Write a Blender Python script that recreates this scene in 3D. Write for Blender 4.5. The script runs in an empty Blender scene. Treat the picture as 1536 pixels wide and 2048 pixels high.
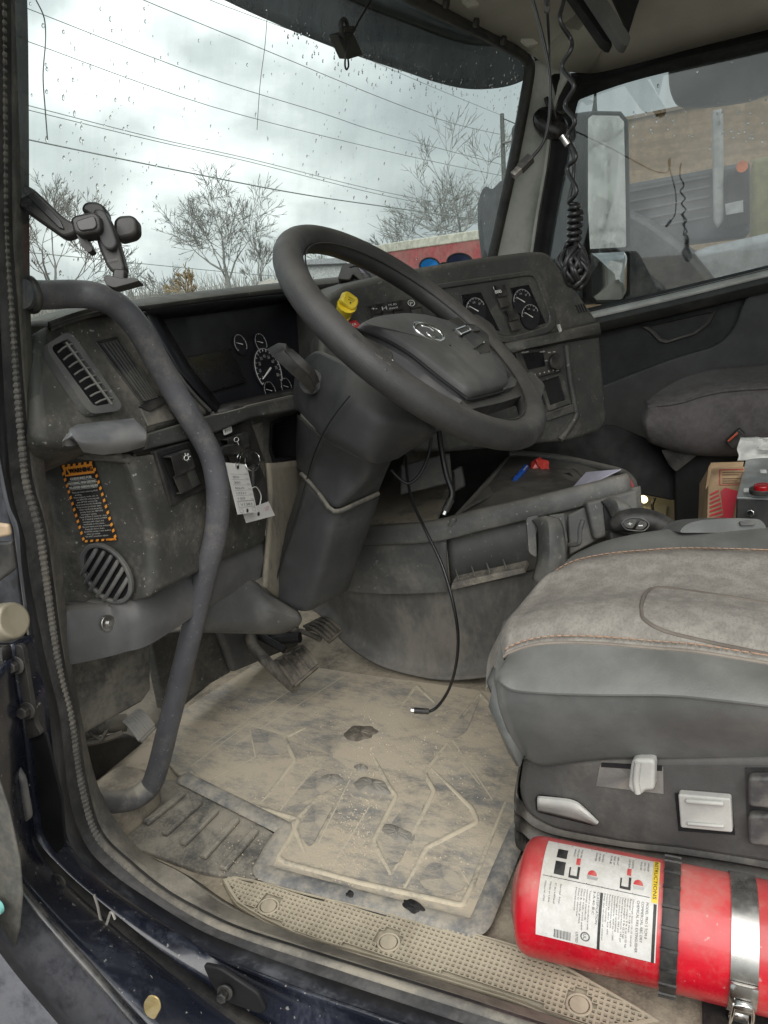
import bpy, bmesh, math, random
import numpy as np
from mathutils import Vector, Matrix
C = bpy.context.scene.collection
R_ = math.radians
rng = random.Random(7)
# ------------------------------------------------------------------ camera
# cab axes: X across the cab, Y towards the bonnet, Z up; cab floor is z = 0, the yard is z = GZ
F, W, H = 1540.0, 1536.0, 2048.0
GZ = -1.25
pitch, yaw, roll = R_(17), R_(24.7), R_(-4.3)
head = np.array([math.cos(yaw), math.sin(yaw), 0]); rt = np.array([math.sin(yaw), -math.cos(yaw), 0]); upv = np.array([0, 0, 1.])
FW = head*math.cos(pitch)-upv*math.sin(pitch); u_ = head*math.sin(pitch)+upv*math.cos(pitch)
CR = math.cos(roll)*rt+math.sin(roll)*u_; CU = -math.sin(roll)*rt+math.cos(roll)*u_
EYE = np.array([0, 0, .8])
cd = bpy.data.cameras.new('camera'); co = bpy.data.objects.new('camera', cd); C.objects.link(co)
cd.sensor_fit = 'HORIZONTAL'; cd.sensor_width = 36; cd.lens = 36*F/W; cd.clip_start = .02; cd.clip_end = 3000
m = Matrix.Identity(4)
for i in range(3):
    m[i][0] = CR[i]; m[i][1] = CU[i]; m[i][2] = -FW[i]; m[i][3] = EYE[i]
co.matrix_world = m
sc = bpy.context.scene; sc.camera = co
sc.view_settings.view_transform = 'Standard'; sc.view_settings.look = 'None'; sc.view_settings.gamma = 1
sc.view_settings.use_curve_mapping = False
sc.view_settings.exposure = 1.0
sc.render.engine = 'CYCLES'
sc.cycles.transparent_max_bounces = 16; sc.cycles.max_bounces = 8; sc.cycles.diffuse_bounces = 4
sc.cycles.use_denoising = True
# ------------------------------------------------------------------ sky and sun (overcast)
SUN_EL, SUN_AZ = R_(48), R_(180+18)           # the bright part of the cloud cover stands behind the open driver's door
wd = bpy.data.worlds.new('World'); sc.world = wd; wd.use_nodes = True
nt = wd.node_tree; nt.nodes.clear(); N = nt.nodes.new; L = nt.links.new
sky = N('ShaderNodeTexSky'); sky.sky_type = 'NISHITA'; sky.sun_disc = False
sky.sun_elevation = SUN_EL; sky.sun_rotation = math.pi/2-SUN_AZ; sky.air_density = 2; sky.dust_density = 4
b1 = N('ShaderNodeBackground'); b1.inputs[1].default_value = .08; L(sky.outputs[0], b1.inputs[0])
tc = N('ShaderNodeTexCoord'); mp = N('ShaderNodeMapping'); mp.inputs['Scale'].default_value = (1, 1, 1.7); mp.inputs['Location'].default_value = (.35, .2, .55)
L(tc.outputs['Generated'], mp.inputs[0])
nz = N('ShaderNodeTexNoise'); nz.inputs['Scale'].default_value = 3.1; nz.inputs['Detail'].default_value = 7; nz.inputs['Roughness'].default_value = .5
L(mp.outputs[0], nz.inputs[0])
rp = N('ShaderNodeValToRGB'); e = rp.color_ramp.elements
e[0].position = .40; e[0].color = (.36, .40, .41, 1); e[1].position = .69; e[1].color = (1.15, 1.18, 1.17, 1)
x = e.new(.56); x.color = (.60, .64, .64, 1)
L(nz.outputs[0], rp.inputs[0])
b2 = N('ShaderNodeBackground'); b2.inputs[1].default_value = .86; L(rp.outputs[0], b2.inputs[0])
mx = N('ShaderNodeMixShader'); mx.inputs[0].default_value = .93; L(b1.outputs[0], mx.inputs[1]); L(b2.outputs[0], mx.inputs[2])
ow = N('ShaderNodeOutputWorld'); L(mx.outputs[0], ow.inputs[0])
sl = bpy.data.lights.new('sun', 'SUN'); sl.energy = 1.5; sl.angle = R_(60); sl.color = (1, .97, .93)
so = bpy.data.objects.new('sun', sl); C.objects.link(so)
sd = Vector((math.cos(SUN_AZ)*math.cos(SUN_EL), math.sin(SUN_AZ)*math.cos(SUN_EL), math.sin(SUN_EL)))
so.rotation_euler = sd.to_track_quat('Z', 'Y').to_euler(); so.location = (-3, -1, 4)

# ------------------------------------------------------------------ measuring: a point of the photograph on a surface of the cab
V = lambda *a: np.array(a, float)
def ray(x, y): return FW+(x-W/2)/F*CR-(y-H/2)/F*CU
def _at(x, y, ax, v):
    d = ray(x, y); return EYE+(v-EYE[ax])/d[ax]*d
def ux(x, y, v): return _at(x, y, 0, v)
def uy(x, y, v): return _at(x, y, 1, v)
def uz(x, y, v): return _at(x, y, 2, v)
def ud(x, y, v): return EYE+v*ray(x, y)
class Pl:
    def __init__(s, p0, n): s.p = np.array(p0, float); n = np.array(n, float); s.n = n/np.linalg.norm(n)
    def __call__(s, x, y, off=0):            # off > 0: that much towards the camera side
        d = ray(x, y); n = s.n if s.n @ d < 0 else -s.n
        return EYE+((s.p+n*off-EYE)@n)/(d@n)*d
    def many(s, px, off=0): return [s(a, b, off) for a, b in px]
def pl3(a, b, c): return Pl(a, np.cross(b-a, c-a))
def wy(X, z): return .70+.32*(1-((X-1.555)/.9)**2)-.235*(z-.8)
def uws(x, y, off=0):                         # on the windscreen, off metres inside it
    d = ray(x, y); lo, hi = .3, 6
    g = lambda t: (EYE+t*d)[1]-(wy((EYE+t*d)[0], (EYE+t*d)[2])-off)
    a = lo
    for i in range(1, 400):
        b = lo+(hi-lo)*i/400
        if g(a) < 0 <= g(b):
            for _ in range(30):
                c = (a+b)/2
                if g(c) < 0: a = c
                else: b = c
            return EYE+a*d
        a = b
    return EYE+2.6*d
def cat(pts, n=8, closed=False):              # Catmull-Rom through the points
    P = [np.array(p, float) for p in pts]; k = len(P); out = []
    seg = k if closed else k-1
    for i in range(seg):
        if closed: a, b, c, d = P[(i-1) % k], P[i], P[(i+1) % k], P[(i+2) % k]
        else: a, b, c, d = P[max(i-1, 0)], P[i], P[i+1], P[min(i+2, k-1)]
        for j in range(n):
            t = j/n
            out.append(.5*((2*b)+(c-a)*t+(2*a-5*b+4*c-d)*t*t+(3*b-a-3*c+d)*t**3))
    if not closed: out.append(P[-1])
    return out
def rnd(pts, r, n=5):                         # round the corners of a polygon (2-D or 3-D)
    P = [np.array(p, float) for p in pts]; k = len(P); out = []
    rr = r if isinstance(r, (list, tuple)) else [r]*k
    for i in range(k):
        p, a, b = P[i], P[i-1], P[(i+1) % k]
        la, lb = np.linalg.norm(a-p), np.linalg.norm(b-p); q = min(rr[i], la*.48, lb*.48)
        if q <= 0: out.append(p); continue
        A, B = p+(a-p)/la*q, p+(b-p)/lb*q
        for j in range(n+1):
            t = j/n; out.append((1-t)**2*A+2*t*(1-t)*p+t*t*B)
    return out

# ------------------------------------------------------------------ materials
DUST = (.30, .27, .22)
MATS = {}
def M(name, col, rough=.55, metal=0, dust=0, dcol=DUST, ds=6, up=0, grain=.15, gs=900, var=.2, vs=9, speck=0, spec=.5, streak=None, thr=.5, coat=0, alpha=1, weave=0):
    if name in MATS: return MATS[name]
    mt = bpy.data.materials.new(name); mt.use_nodes = True; t = mt.node_tree; t.nodes.clear(); N = t.nodes.new; L = t.links.new
    out = N('ShaderNodeOutputMaterial'); p = N('ShaderNodeBsdfPrincipled'); L(p.outputs[0], out.inputs[0])
    tc = N('ShaderNodeTexCoord'); src = tc.outputs['Object']
    if streak:
        mp = N('ShaderNodeMapping'); mp.inputs['Scale'].default_value = streak; L(src, mp.inputs[0]); ssrc = mp.outputs[0]
    else: ssrc = src
    def noise(s, det=6, ro=.6, so=None):
        n = N('ShaderNodeTexNoise'); n.inputs['Scale'].default_value = s; n.inputs['Detail'].default_value = det; n.inputs['Roughness'].default_value = ro
        L(so or src, n.inputs[0]); return n.outputs[0]
    def rng_(v, a, b, c=0, d=1):
        r = N('ShaderNodeMapRange'); r.interpolation_type = 'SMOOTHSTEP'; L(v, r.inputs[0])
        for i, q in enumerate((a, b, c, d)): r.inputs[i+1].default_value = q
        return r.outputs[0]
    def math_(op, a, b):
        r = N('ShaderNodeMath'); r.operation = op; r.use_clamp = True
        for i, q in enumerate((a, b)):
            if isinstance(q, (int, float)): r.inputs[i].default_value = q
            else: L(q, r.inputs[i])
        return r.outputs[0]
    def mix(f, a, b):
        r = N('ShaderNodeMix'); r.data_type = 'RGBA'
        if isinstance(f, (int, float)): r.inputs[0].default_value = f
        else: L(f, r.inputs[0])
        for i, q in ((6, a), (7, b)):
            if isinstance(q, tuple): r.inputs[i].default_value = (*q[:3], 1)
            else: L(q, r.inputs[i])
        return r.outputs[2]
    c = mix(rng_(noise(vs), .35, .65), tuple(q*(1-var) for q in col), tuple(min(1, q*(1+var)) for q in col))
    df = None
    if dust or up:
        n1 = noise(ds, 9, .66, ssrc); n2 = noise(ds*5.3, 5, .7, ssrc)
        n3 = noise(ds*24, 3, .6, ssrc)
        nn = math_('ADD', math_('ADD', math_('MULTIPLY', n1, .55), math_('MULTIPLY', n2, .3)), math_('MULTIPLY', n3, .15))
        df = rng_(nn, thr-.09, thr+.10, 0, dust)
        if up:
            g = N('ShaderNodeNewGeometry'); s = N('ShaderNodeSeparateXYZ'); L(g.outputs['Normal'], s.inputs[0])
            uz_ = rng_(s.outputs[2], .25, .95, 0, up)
            df = math_('ADD', df, math_('MULTIPLY', uz_, rng_(n1, .25, .62, .35, 1)))
        c = mix(df, c, tuple(dcol))
    if weave:
        mp2 = N('ShaderNodeMapping'); mp2.inputs['Scale'].default_value = (170, 330, 170); L(src, mp2.inputs[0])
        c = mix(rng_(noise(1, 2, .5, mp2.outputs[0]), .50, .60, 0, weave), c, tuple(q*.35 for q in col))
    if speck:
        sp = rng_(noise(150, 2, .5), .69, .73, 0, speck); c = mix(sp, c, (.5, .48, .44))
    L(c, p.inputs['Base Color'])
    p.inputs['Metallic'].default_value = metal; p.inputs['Specular IOR Level'].default_value = spec
    if coat: p.inputs['Coat Weight'].default_value = coat; p.inputs['Coat Roughness'].default_value = .12
    rn = rng_(noise(23, 4), .3, .7, max(.02, rough-.09), min(1, rough+.09))
    if df is not None:
        r = N('ShaderNodeMix'); r.data_type = 'FLOAT'; L(df, r.inputs[0]); L(rn, r.inputs[2]); r.inputs[3].default_value = .92; rn = r.outputs[0]
        if metal:
            r2 = N('ShaderNodeMix'); r2.data_type = 'FLOAT'; L(df, r2.inputs[0]); r2.inputs[2].default_value = metal; r2.inputs[3].default_value = 0; L(r2.outputs[0], p.inputs['Metallic'])
    L(rn, p.inputs['Roughness'])
    if grain:
        b = N('ShaderNodeBump'); b.inputs['Strength'].default_value = grain; b.inputs['Distance'].default_value = .0012
        L(noise(gs, 3, .6), b.inputs['Height']); L(b.outputs[0], p.inputs['Normal'])
    if alpha < 1: p.inputs['Alpha'].default_value = alpha
    MATS[name] = mt; return mt
def glass(name, tint, gl=.06, rough=.02, dirt=.0, gmax=.45):
    mt = bpy.data.materials.new(name); mt.use_nodes = True; t = mt.node_tree; t.nodes.clear(); N = t.nodes.new; L = t.links.new
    out = N('ShaderNodeOutputMaterial'); a = N('ShaderNodeBsdfTransparent'); a.inputs[0].default_value = (*tint, 1)
    g = N('ShaderNodeBsdfGlossy'); g.inputs['Roughness'].default_value = rough
    lw = N('ShaderNodeLayerWeight'); lw.inputs[0].default_value = .12
    mr = N('ShaderNodeMapRange'); L(lw.outputs['Facing'], mr.inputs[0]); mr.inputs[3].default_value = gl; mr.inputs[4].default_value = gmax
    m1 = N('ShaderNodeMixShader'); L(mr.outputs[0], m1.inputs[0]); L(a.outputs[0], m1.inputs[1]); L(g.outputs[0], m1.inputs[2])
    last = m1
    if dirt:
        d = N('ShaderNodeBsdfDiffuse'); d.inputs[0].default_value = (.5, .5, .48, 1)
        tc = N('ShaderNodeTexCoord'); mp = N('ShaderNodeMapping'); mp.inputs['Scale'].default_value = (14, 14, 1.6); L(tc.outputs['Object'], mp.inputs[0])
        n = N('ShaderNodeTexNoise'); n.inputs['Scale'].default_value = 2.2; n.inputs['Detail'].default_value = 8; L(mp.outputs[0], n.inputs[0])
        r = N('ShaderNodeMapRange'); L(n.outputs[0], r.inputs[0]); r.inputs[1].default_value = .45; r.inputs[2].default_value = .75; r.inputs[4].default_value = dirt
        m2 = N('ShaderNodeMixShader'); L(r.outputs[0], m2.inputs[0]); L(m1.outputs[0], m2.inputs[1]); L(d.outputs[0], m2.inputs[2]); last = m2
    L(last.outputs[0], out.inputs[0]); return mt
def emit(name, col, s):
    mt = bpy.data.materials.new(name); mt.use_nodes = True; p = mt.node_tree.nodes['Principled BSDF']
    p.inputs['Base Color'].default_value = (*col, 1); p.inputs['Emission Color'].default_value = (*col, 1); p.inputs['Emission Strength'].default_value = s
    return mt

# ------------------------------------------------------------------ objects
WL = {}
def add(name, verts, faces, mat, parent=None, bevel=0, seg=3, sub=0, solid=0, smooth=True, sharp=38, off=0, mi=None, simple=False):
    v = np.array([list(p) for p in verts], float); c = (v.min(0)+v.max(0))/2
    me = bpy.data.meshes.new(name); me.from_pydata([tuple(p) for p in v-c], [], [list(f) for f in faces])
    bm = bmesh.new(); bm.from_mesh(me)
    bmesh.ops.remove_doubles(bm, verts=bm.verts, dist=1e-6); bmesh.ops.recalc_face_normals(bm, faces=bm.faces); bm.to_mesh(me); bm.free()
    for q in (mat if isinstance(mat, (list, tuple)) else [mat]): me.materials.append(q)
    if mi:
        for i, q in enumerate(mi): me.polygons[i].material_index = q
    if smooth:
        me.shade_smooth()
        if sharp and not sub: me.set_sharp_from_angle(angle=R_(sharp))
    o = bpy.data.objects.new(name, me); C.objects.link(o)
    if solid: q = o.modifiers.new('s', 'SOLIDIFY'); q.thickness = solid; q.offset = off
    if bevel:
        q = o.modifiers.new('b', 'BEVEL'); q.width = bevel; q.segments = seg; q.limit_method = 'ANGLE'; q.angle_limit = R_(35); q.harden_normals = False
    if sub: q = o.modifiers.new('u', 'SUBSURF'); q.levels = sub; q.render_levels = sub; q.subdivision_type = 'SIMPLE' if simple else 'CATMULL_CLARK'
    WL[o.name] = c
    if parent is not None: o.parent = parent; o.location = c-WL[parent.name]
    else: o.location = c
    return o
def thing(name, label, catg, group=None, loc=(0, 0, 0)):
    o = bpy.data.objects.new(name, None); C.objects.link(o); o.empty_display_size = .05
    WL[o.name] = np.array(loc, float); o.location = loc; return tag(o, label, catg, group)
def tag(o, label, catg, group=None):
    o['label'] = label; o['category'] = catg
    if group: o['group'] = group
    return o
def struct(o, kind='structure'): o['kind'] = kind; return o
class MB:
    def __init__(s): s.v = []; s.f = []; s.m = []
    def add(s, v, f, m=0):
        b = len(s.v); s.v += [np.array(p, float) for p in v]; s.f += [[i+b for i in q] for q in f]; s.m += [m]*len(f); return s
    def prism(s, pts, d, m=0):
        n = len(pts); P = [np.array(p, float) for p in pts]; Q = [p+d for p in P]
        return s.add(P+Q, [list(range(n)), list(range(2*n-1, n-1, -1))]+[[i, i+n, (i+1) % n+n, (i+1) % n] for i in range(n)], m)
    def box(s, lo, hi, m=0):
        a, b = lo, hi
        return s.prism([(a[0], a[1], a[2]), (b[0], a[1], a[2]), (b[0], b[1], a[2]), (a[0], b[1], a[2])], V(0, 0, b[2]-a[2]), m)
    def tube(s, path, r, n=8, m=0, caps=True, closed=False):
        P = [np.array(p, float) for p in path]; k = len(P); rr = list(r) if hasattr(r, '__len__') else [r]*k
        T = [P[min(i+1, k-1)]-P[max(i-1, 0)] for i in range(k)]
        if closed: T = [P[(i+1) % k]-P[i-1] for i in range(k)]
        T = [t/(np.linalg.norm(t)+1e-12) for t in T]
        a = np.cross(T[0], V(0, 0, 1));
        if np.linalg.norm(a) < .1: a = np.cross(T[0], V(1, 0, 0))
        vs = []
        for i in range(k):
            a = a-T[i]*(a@T[i]); a /= np.linalg.norm(a); b = np.cross(T[i], a)
            vs += [P[i]+rr[i]*(math.cos(q)*a+math.sin(q)*b) for q in [2*math.pi*j/n for j in range(n)]]
        fs = [[i*n+j, i*n+(j+1) % n, (i+1) % k*n+(j+1) % n, (i+1) % k*n+j] for i in range(k if closed else k-1) for j in range(n)]
        if caps and not closed: fs += [list(range(n))[::-1], list(range((k-1)*n, k*n))]
        return s.add(vs, fs, m)
    def rows(s, rows, cu=False, m=0):
        n = len(rows[0]); vs = [p for r in rows for p in r]; k = len(rows)
        return s.add(vs, [[i*n+j, i*n+(j+1) % n, (i+1)*n+(j+1) % n, (i+1)*n+j] for i in range(k-1) for j in range(n if cu else n-1)], m)
    def disc(s, c, n, r, th=.002, k=24, m=0, r2=None):
        n = np.array(n, float); n /= np.linalg.norm(n); a = np.cross(n, V(.3, .5, .8)); a /= np.linalg.norm(a); b = np.cross(n, a)
        ring = [np.array(c)+r*(math.cos(q)*a+math.sin(q)*b) for q in [2*math.pi*j/k for j in range(k)]]
        return s.prism(ring, n*th, m)
    def build(s, name, mat, parent=None, **k):
        if isinstance(mat, (list, tuple)): k['mi'] = s.m
        return add(name, s.v, s.f, mat, parent, **k)
def vr(x, y, t): d = ray(x, y); return d/np.linalg.norm(d)*t
def norm_of(pts):
    P = np.array(pts); n = np.zeros(3); c = P.mean(0)
    for i in range(len(P)): n += np.cross(P[i]-c, P[(i+1) % len(P)]-c)
    n /= np.linalg.norm(n); d = c-EYE
    return n if n@d < 0 else -n               # towards the camera
def slab(name, pts, th, mat, parent=None, bevel=.002, back=None, **k):
    d = np.array(back, float) if back is not None else -norm_of(pts)*th
    return MB().prism(pts, d).build(name, mat, parent, bevel=bevel, **k)
def tube(name, path, r, mat, parent=None, n=10, sm=6, **k):
    P = cat(path, sm) if sm else path
    if hasattr(r, '__len__') and sm:
        x = np.linspace(0, len(path)-1, len(P)); r = np.interp(x, range(len(path)), r)
    return MB().tube(P, r, n).build(name, mat, parent, sharp=50, **k)
def loft(name, rows, mat, parent=None, cu=False, sm=0, smv=0, **k):
    if sm: rows = [cat(r, sm) for r in rows]
    if smv: rows = [list(q) for q in zip(*[cat(c, smv) for c in zip(*rows)])]
    return MB().rows(rows, cu).build(name, mat, parent, **k)
class Text:                                   # writing: several strings gathered into one mesh, mapped by fn(u, v) -> point
    def __init__(s): s.mb = MB()
    def put(s, body, fn, u, v, h, fit=None, al='L', up=1):
        cu = bpy.data.curves.new('t', 'FONT'); cu.body = body; cu.size = 1; cu.resolution_u = 2
        ob = bpy.data.objects.new('t', cu); me = ob.to_mesh()
        vs = [q.co.copy() for q in me.vertices]; fs = [list(q.vertices) for q in me.polygons]
        ob.to_mesh_clear(); bpy.data.objects.remove(ob); bpy.data.curves.remove(cu)
        if not vs: return s
        x0 = min(q.x for q in vs); x1 = max(q.x for q in vs); sx = h if fit is None else fit/(x1-x0); wd_ = (x1-x0)*sx
        o = {'L': 0, 'C': -wd_/2, 'R': -wd_}[al]
        s.mb.add([fn(u+o+(q.x-x0)*sx, v+q.y*h) for q in vs], fs); return s
    def bar(s, fn, u0, v0, u1, v1): s.mb.add([fn(u0, v0), fn(u1, v0), fn(u1, v1), fn(u0, v1)], [[0, 1, 2, 3]]); return s
    def build(s, name, mat, parent): return add(name, s.mb.v, s.mb.f, mat, parent, smooth=False)
def quad(a, b, c, d, off=0):                  # a bottom-left, b bottom-right, c top-right, d top-left; u, v in 0..1
    a, b, c, d = [np.array(q, float) for q in (a, b, c, d)]; n = norm_of([a, b, c, d])*off
    return lambda u, v: (1-u)*(1-v)*a+u*(1-v)*b+u*v*c+(1-u)*v*d+n
def ell(c, a, b, n=32): return [c+a*math.cos(2*math.pi*i/n)+b*math.sin(2*math.pi*i/n) for i in range(n)]
# ------------------------------------------------------------------ the materials of the cab
m_dash = M('dash_plastic', (.044, .045, .043), .62, dust=.28, ds=6, up=.22, grain=.35, speck=.25, thr=.57)
m_dusty = M('dusty_plastic', (.062, .062, .057), .66, dust=.45, ds=6, up=.3, grain=.35, speck=.55, thr=.54)
m_dark = M('black_plastic', (.018, .018, .019), .5, dust=.12, ds=8, grain=.25)
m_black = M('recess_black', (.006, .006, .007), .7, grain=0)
m_grey = M('grey_plastic', (.095, .097, .098), .55, dust=.28, ds=4, up=.2, grain=.3, speck=.3, thr=.56)
m_col = M('column_plastic', (.047, .049, .05), .55, dust=.2, ds=6, up=.22, grain=.3, thr=.6)
m_rim = M('wheel_rubber', (.032, .032, .033), .52, dust=.08, up=.14, ds=7, grain=.5, gs=700, thr=.55)
m_hub = M('wheel_hub', (.06, .063, .063), .56, dust=.15, up=.12, ds=6, grain=.35, thr=.57)
m_handle = M('handle_coating', (.105, .108, .125), .42, dust=.22, ds=7, grain=.12, thr=.6)
m_rubber = M('seal_rubber', (.04, .041, .045), .62, dust=.35, ds=7, up=.25, grain=.3, dcol=(.28, .27, .26))
m_navy = M('navy_paint', (.010, .012, .022), .28, dust=.38, ds=9, grain=.05, dcol=(.17, .185, .24), speck=.45, coat=.5, thr=.585, streak=(1, 1, .5))
m_mat = M('mat_rubber', (.215, .215, .205), .75, dust=.9, ds=6.5, grain=.6, gs=260, dcol=(.50, .43, .325), thr=.462, streak=(1.6, .8, 1))
m_floor = M('sandy_floor', (.20, .175, .14), .9, dust=.8, ds=9, grain=.9, gs=260, dcol=(.43, .37, .28), thr=.47)
m_entry = M('entry_rubber', (.12, .118, .11), .85, dust=.75, ds=10, grain=1, gs=420, dcol=(.40, .36, .29), thr=.48)
m_plate = M('tread_plate', (.44, .385, .29), .8, dust=.6, ds=7, grain=.4, gs=400, dcol=(.47, .42, .32))
m_hole = M('tread_hole_shade', (.045, .04, .033), .95, grain=.3)  # dark hole bottoms put the pits' shade into the colour
m_steel = M('steel', (.52, .51, .49), .32, metal=1, dust=.3, ds=8, grain=.05, thr=.58)
m_chrome = M('chrome', (.8, .8, .8), .1, metal=1, grain=0)
m_beige = M('beige_trim', (.46, .455, .42), .7, dust=.1, ds=4, grain=.3)
m_liner = M('headliner', (.42, .40, .345), .9, grain=.5, gs=500, var=.06)
m_leather = M('seat_leather', (.125, .13, .126), .42, dust=.2, ds=4, up=.12, grain=.35, gs=500, thr=.6)
m_base = M('seat_base_plastic', (.07, .068, .066), .6, dust=.22, ds=5, grain=.4, up=.2, thr=.58)
m_lightgrey = M('light_grey_plastic', (.42, .42, .40), .5, dust=.25, ds=9, grain=.15, dcol=(.3, .27, .22))
m_white = M('white_print', (.75, .75, .73), .6, grain=0)
m_paper = M('paper', (.72, .71, .69), .8, grain=.1, var=.05)
m_orange = M('orange_print', (.95, .33, .04), .5, grain=0, dust=.12, ds=12, thr=.6)
m_ink = M('black_print', (.015, .015, .016), .5, grain=0, dust=.06)
m_cable = M('cable_black', (.012, .012, .013), .35, grain=0)
m_screen = M('dead_screen', (.006, .006, .008), .3, grain=0)
m_cluster = M('cluster_face', (.010, .0105, .014), .45, grain=0)
m_red = M('red_paint', (.54, .006, .02), .3, dust=.34, ds=7, up=.25, speck=.35, grain=.05, coat=.3, dcol=(.40, .27, .22), thr=.55)
m_yellow = M('yellow_plastic', (.75, .55, .02), .45, grain=.1, dust=.15, ds=20)
g_wind = glass('windscreen_glass', (.74, .79, .775), .03, dirt=.06, gmax=.12)
g_side = glass('side_glass', (.62, .65, .65), .11, dirt=.06)

# ------------------------------------------------------------------ the setting: yard outside
gm = M('yard_gravel', (.16, .155, .14), .85, dust=.5, ds=.5, grain=.6, gs=40, dcol=(.28, .25, .2), vs=.3)
struct(add('ground', [(-1500, -1500, GZ), (1500, -1500, GZ), (1500, 1500, GZ), (-1500, 1500, GZ)], [[0, 1, 2, 3]], gm))

# ------------------------------------------------------------------ cab shell
struct(MB().box((.60, -1.3, -.03), (2.6, 1.0, -.004)).build('floor', m_floor))
# toe board rising towards the pedals
fb = [[V(X, y, z) for X in (.60, 1.0, 1.45, 2.0, 2.6)] for y, z in ((.98, -.006), (1.02, .015), (1.10, .07), (1.24, .26), (1.3, .5), (1.3, .70))]
struct(loft('bulkhead', fb, M('toe_board', (.13, .125, .11), .85, dust=.7, ds=7, grain=.5, gs=300, up=.5), solid=.01))
struct(MB().box((.60, -1.36, -.03), (2.6, -1.3, 1.62)).build('wall', m_liner))
# headliner with the overhead rail
edge = [(560, -170), (700, -85), (868, 2), (962, 55), (1053, 104)]
H0 = [uws(x, y, .03) for x, y in edge]
H0 += [ux(x, y, q) for x, y, q in [(1105, 136, 2.42), (1163, 146, 2.44), (1213, 142, 2.45), (1370, 102, 2.46), (1536, 60, 2.46), (1800, -5, 2.46)]]
H1 = []
for i, p in enumerate(H0):
    q = np.array(p)
    if i < 5: q = q+V(0, -.10, .05)
    elif i < 7: q = q+V(-.10, -.09, .055)
    else: q = q+V(-.07, 0, .05)
    H1.append(q)
H2 = [q+(V(0, -.2, .10) if i < 5 else V(-.25, -.2, .10) if i < 7 else V(-.2, 0, .13)) for i, q in enumerate(H1)]
H3 = [V(min(q[0], 2.1)-(.3 if i >= 5 else 0), min(q[1], .1)-.25, 1.66) for i, q in enumerate(H2)]
H3 = [V(.7+.13*i, .05-.04*i, 1.66) for i in range(len(H0))]
struct(loft('ceiling', [H0, H1, H2, H3], m_liner, sm=4, solid=.012, off=1))
struct(MB().box((.55, -1.36, 1.67), (2.62, .75, 1.70)).build('roof', m_liner))

# header seal and windscreen surround (black rubber), beige trim strip
wtop = [(400, -262), (560, -172), (700, -86), (833, 0), (960, 62), (1030, 100), (1052, 116), (1060, 140), (1052, 190), (1025, 332), (985, 512), (968, 575)]
sr = thing('windscreen', 'wide rain-spotted windscreen in a black rubber surround', 'windscreen')
def fan(px, o): return [uws(x, y, o) for x, y in px]
tube('rubber_surround', fan(wtop, .012), .017, m_dark, sr, sm=5)
xs = np.linspace(.60, 2.50, 21)
gr = [[V(x, wy(x, z), z) for x in xs] for z in np.linspace(.70, 1.62, 9)]
loft('glass', gr, g_wind, sr)

# right-hand windscreen pillar
pa = [(1066, 122), (1056, 210), (1031, 332), (1008, 430), (986, 535)]
pb = [(1092, 128), (1084, 210), (1065, 332), (1050, 430), (1032, 535)]
pc = [(1140, 150), (1108, 215), (1092, 332), (1075, 430), (1060, 535)]
pd = [(1170, 160), (1150, 215), (1128, 332), (1108, 430), (1090, 535)]
A = [uws(x, y, .02) for x, y in pa]
B = [p+V(-.02, -.05, 0) for p in [uws(x, y, .02) for x, y in pb]]
Cc = [ux(x, y, 2.44) for x, y in pc]; D = [ux(x, y, 2.50) for x, y in pd]
pil = thing('windscreen_pillar', 'grey-beige windscreen pillar between windscreen and passenger window', 'pillar')
loft('pillar_trim', [A, B, Cc], m_beige, pil, sm=4, solid=.012)
loft('shaded_seal_side', [[p+V(.004, 0, 0) for p in Cc], [p+V(.02, -.02, 0) for p in Cc], D], m_black, pil, sm=4, solid=.012)  # black puts the pillar's shaded half into the seal's colour

# passenger door
pw = thing('passenger_door', 'dark passenger door with rain-marked window and moulded pull', 'door')
XP = 2.50
top_o = [(1100, 150), (1160, 148), (1215, 140), (1372, 100), (1540, 56), (1800, -12)]
top_i = [(1128, 255), (1150, 205), (1180, 186), (1290, 150), (1540, 92), (1800, 30)]
loft('window_frame', [[ux(x, y, XP-.03) for x, y in top_o], [ux(x, y, XP-.045) for x, y in [(1115, 205), (1156, 172), (1205, 160), (1335, 122), (1540, 74), (1800, 8)]], [ux(x, y, XP) for x, y in top_i]], m_black, pw, sm=5, solid=.015)
belt = lambda dy: [ux(x, y+dy, XP-.02) for x, y in [(1050, 656), (1190, 622), (1330, 590), (1536, 540), (1800, 478)]]
gl = [ux(x, y, XP+.012) for x, y in [(1060, 120), (1800, -40), (1800, 560), (1000, 720)]]
slab('window', gl, .006, g_side, pw, bevel=0)
loft('belt_strip', [belt(0), [p+V(-.02, 0, 0) for p in belt(9)], [p+V(-.02, 0, 0) for p in belt(16)]], M('belt_alu', (.62, .62, .60), .45, metal=.2, grain=.05, dust=.3), pw, solid=.01)
loft('belt_seal', [[p+V(.018, 0, 0) for p in belt(-7)], [p+V(-.005, 0, 0) for p in belt(-1)], [p+V(.0, 0, 0) for p in belt(1)]], m_black, pw, solid=.006)
loft('belt_lip', [[p+V(-.03, 0, 0) for p in belt(16)], [p+V(-.05, 0, 0) for p in belt(24)], [p+V(-.03, 0, 0) for p in belt(38)], [p+V(.01, 0, 0) for p in belt(44)]], M('door_plastic', (.042, .043, .043), .6, grain=.3, dust=.1), pw, solid=.01, sm=3)
m_door = M('door_dark', (.016, .017, .02), .65, grain=.3); m_door2 = M('door_grey', (.05, .053, .054), .65, grain=.3)
slab('door_panel', [ux(x, y, XP) for x, y in [(1020, 690), (1800, 505), (1800, 1100), (1020, 1150)]], .05, m_door, pw)
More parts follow.
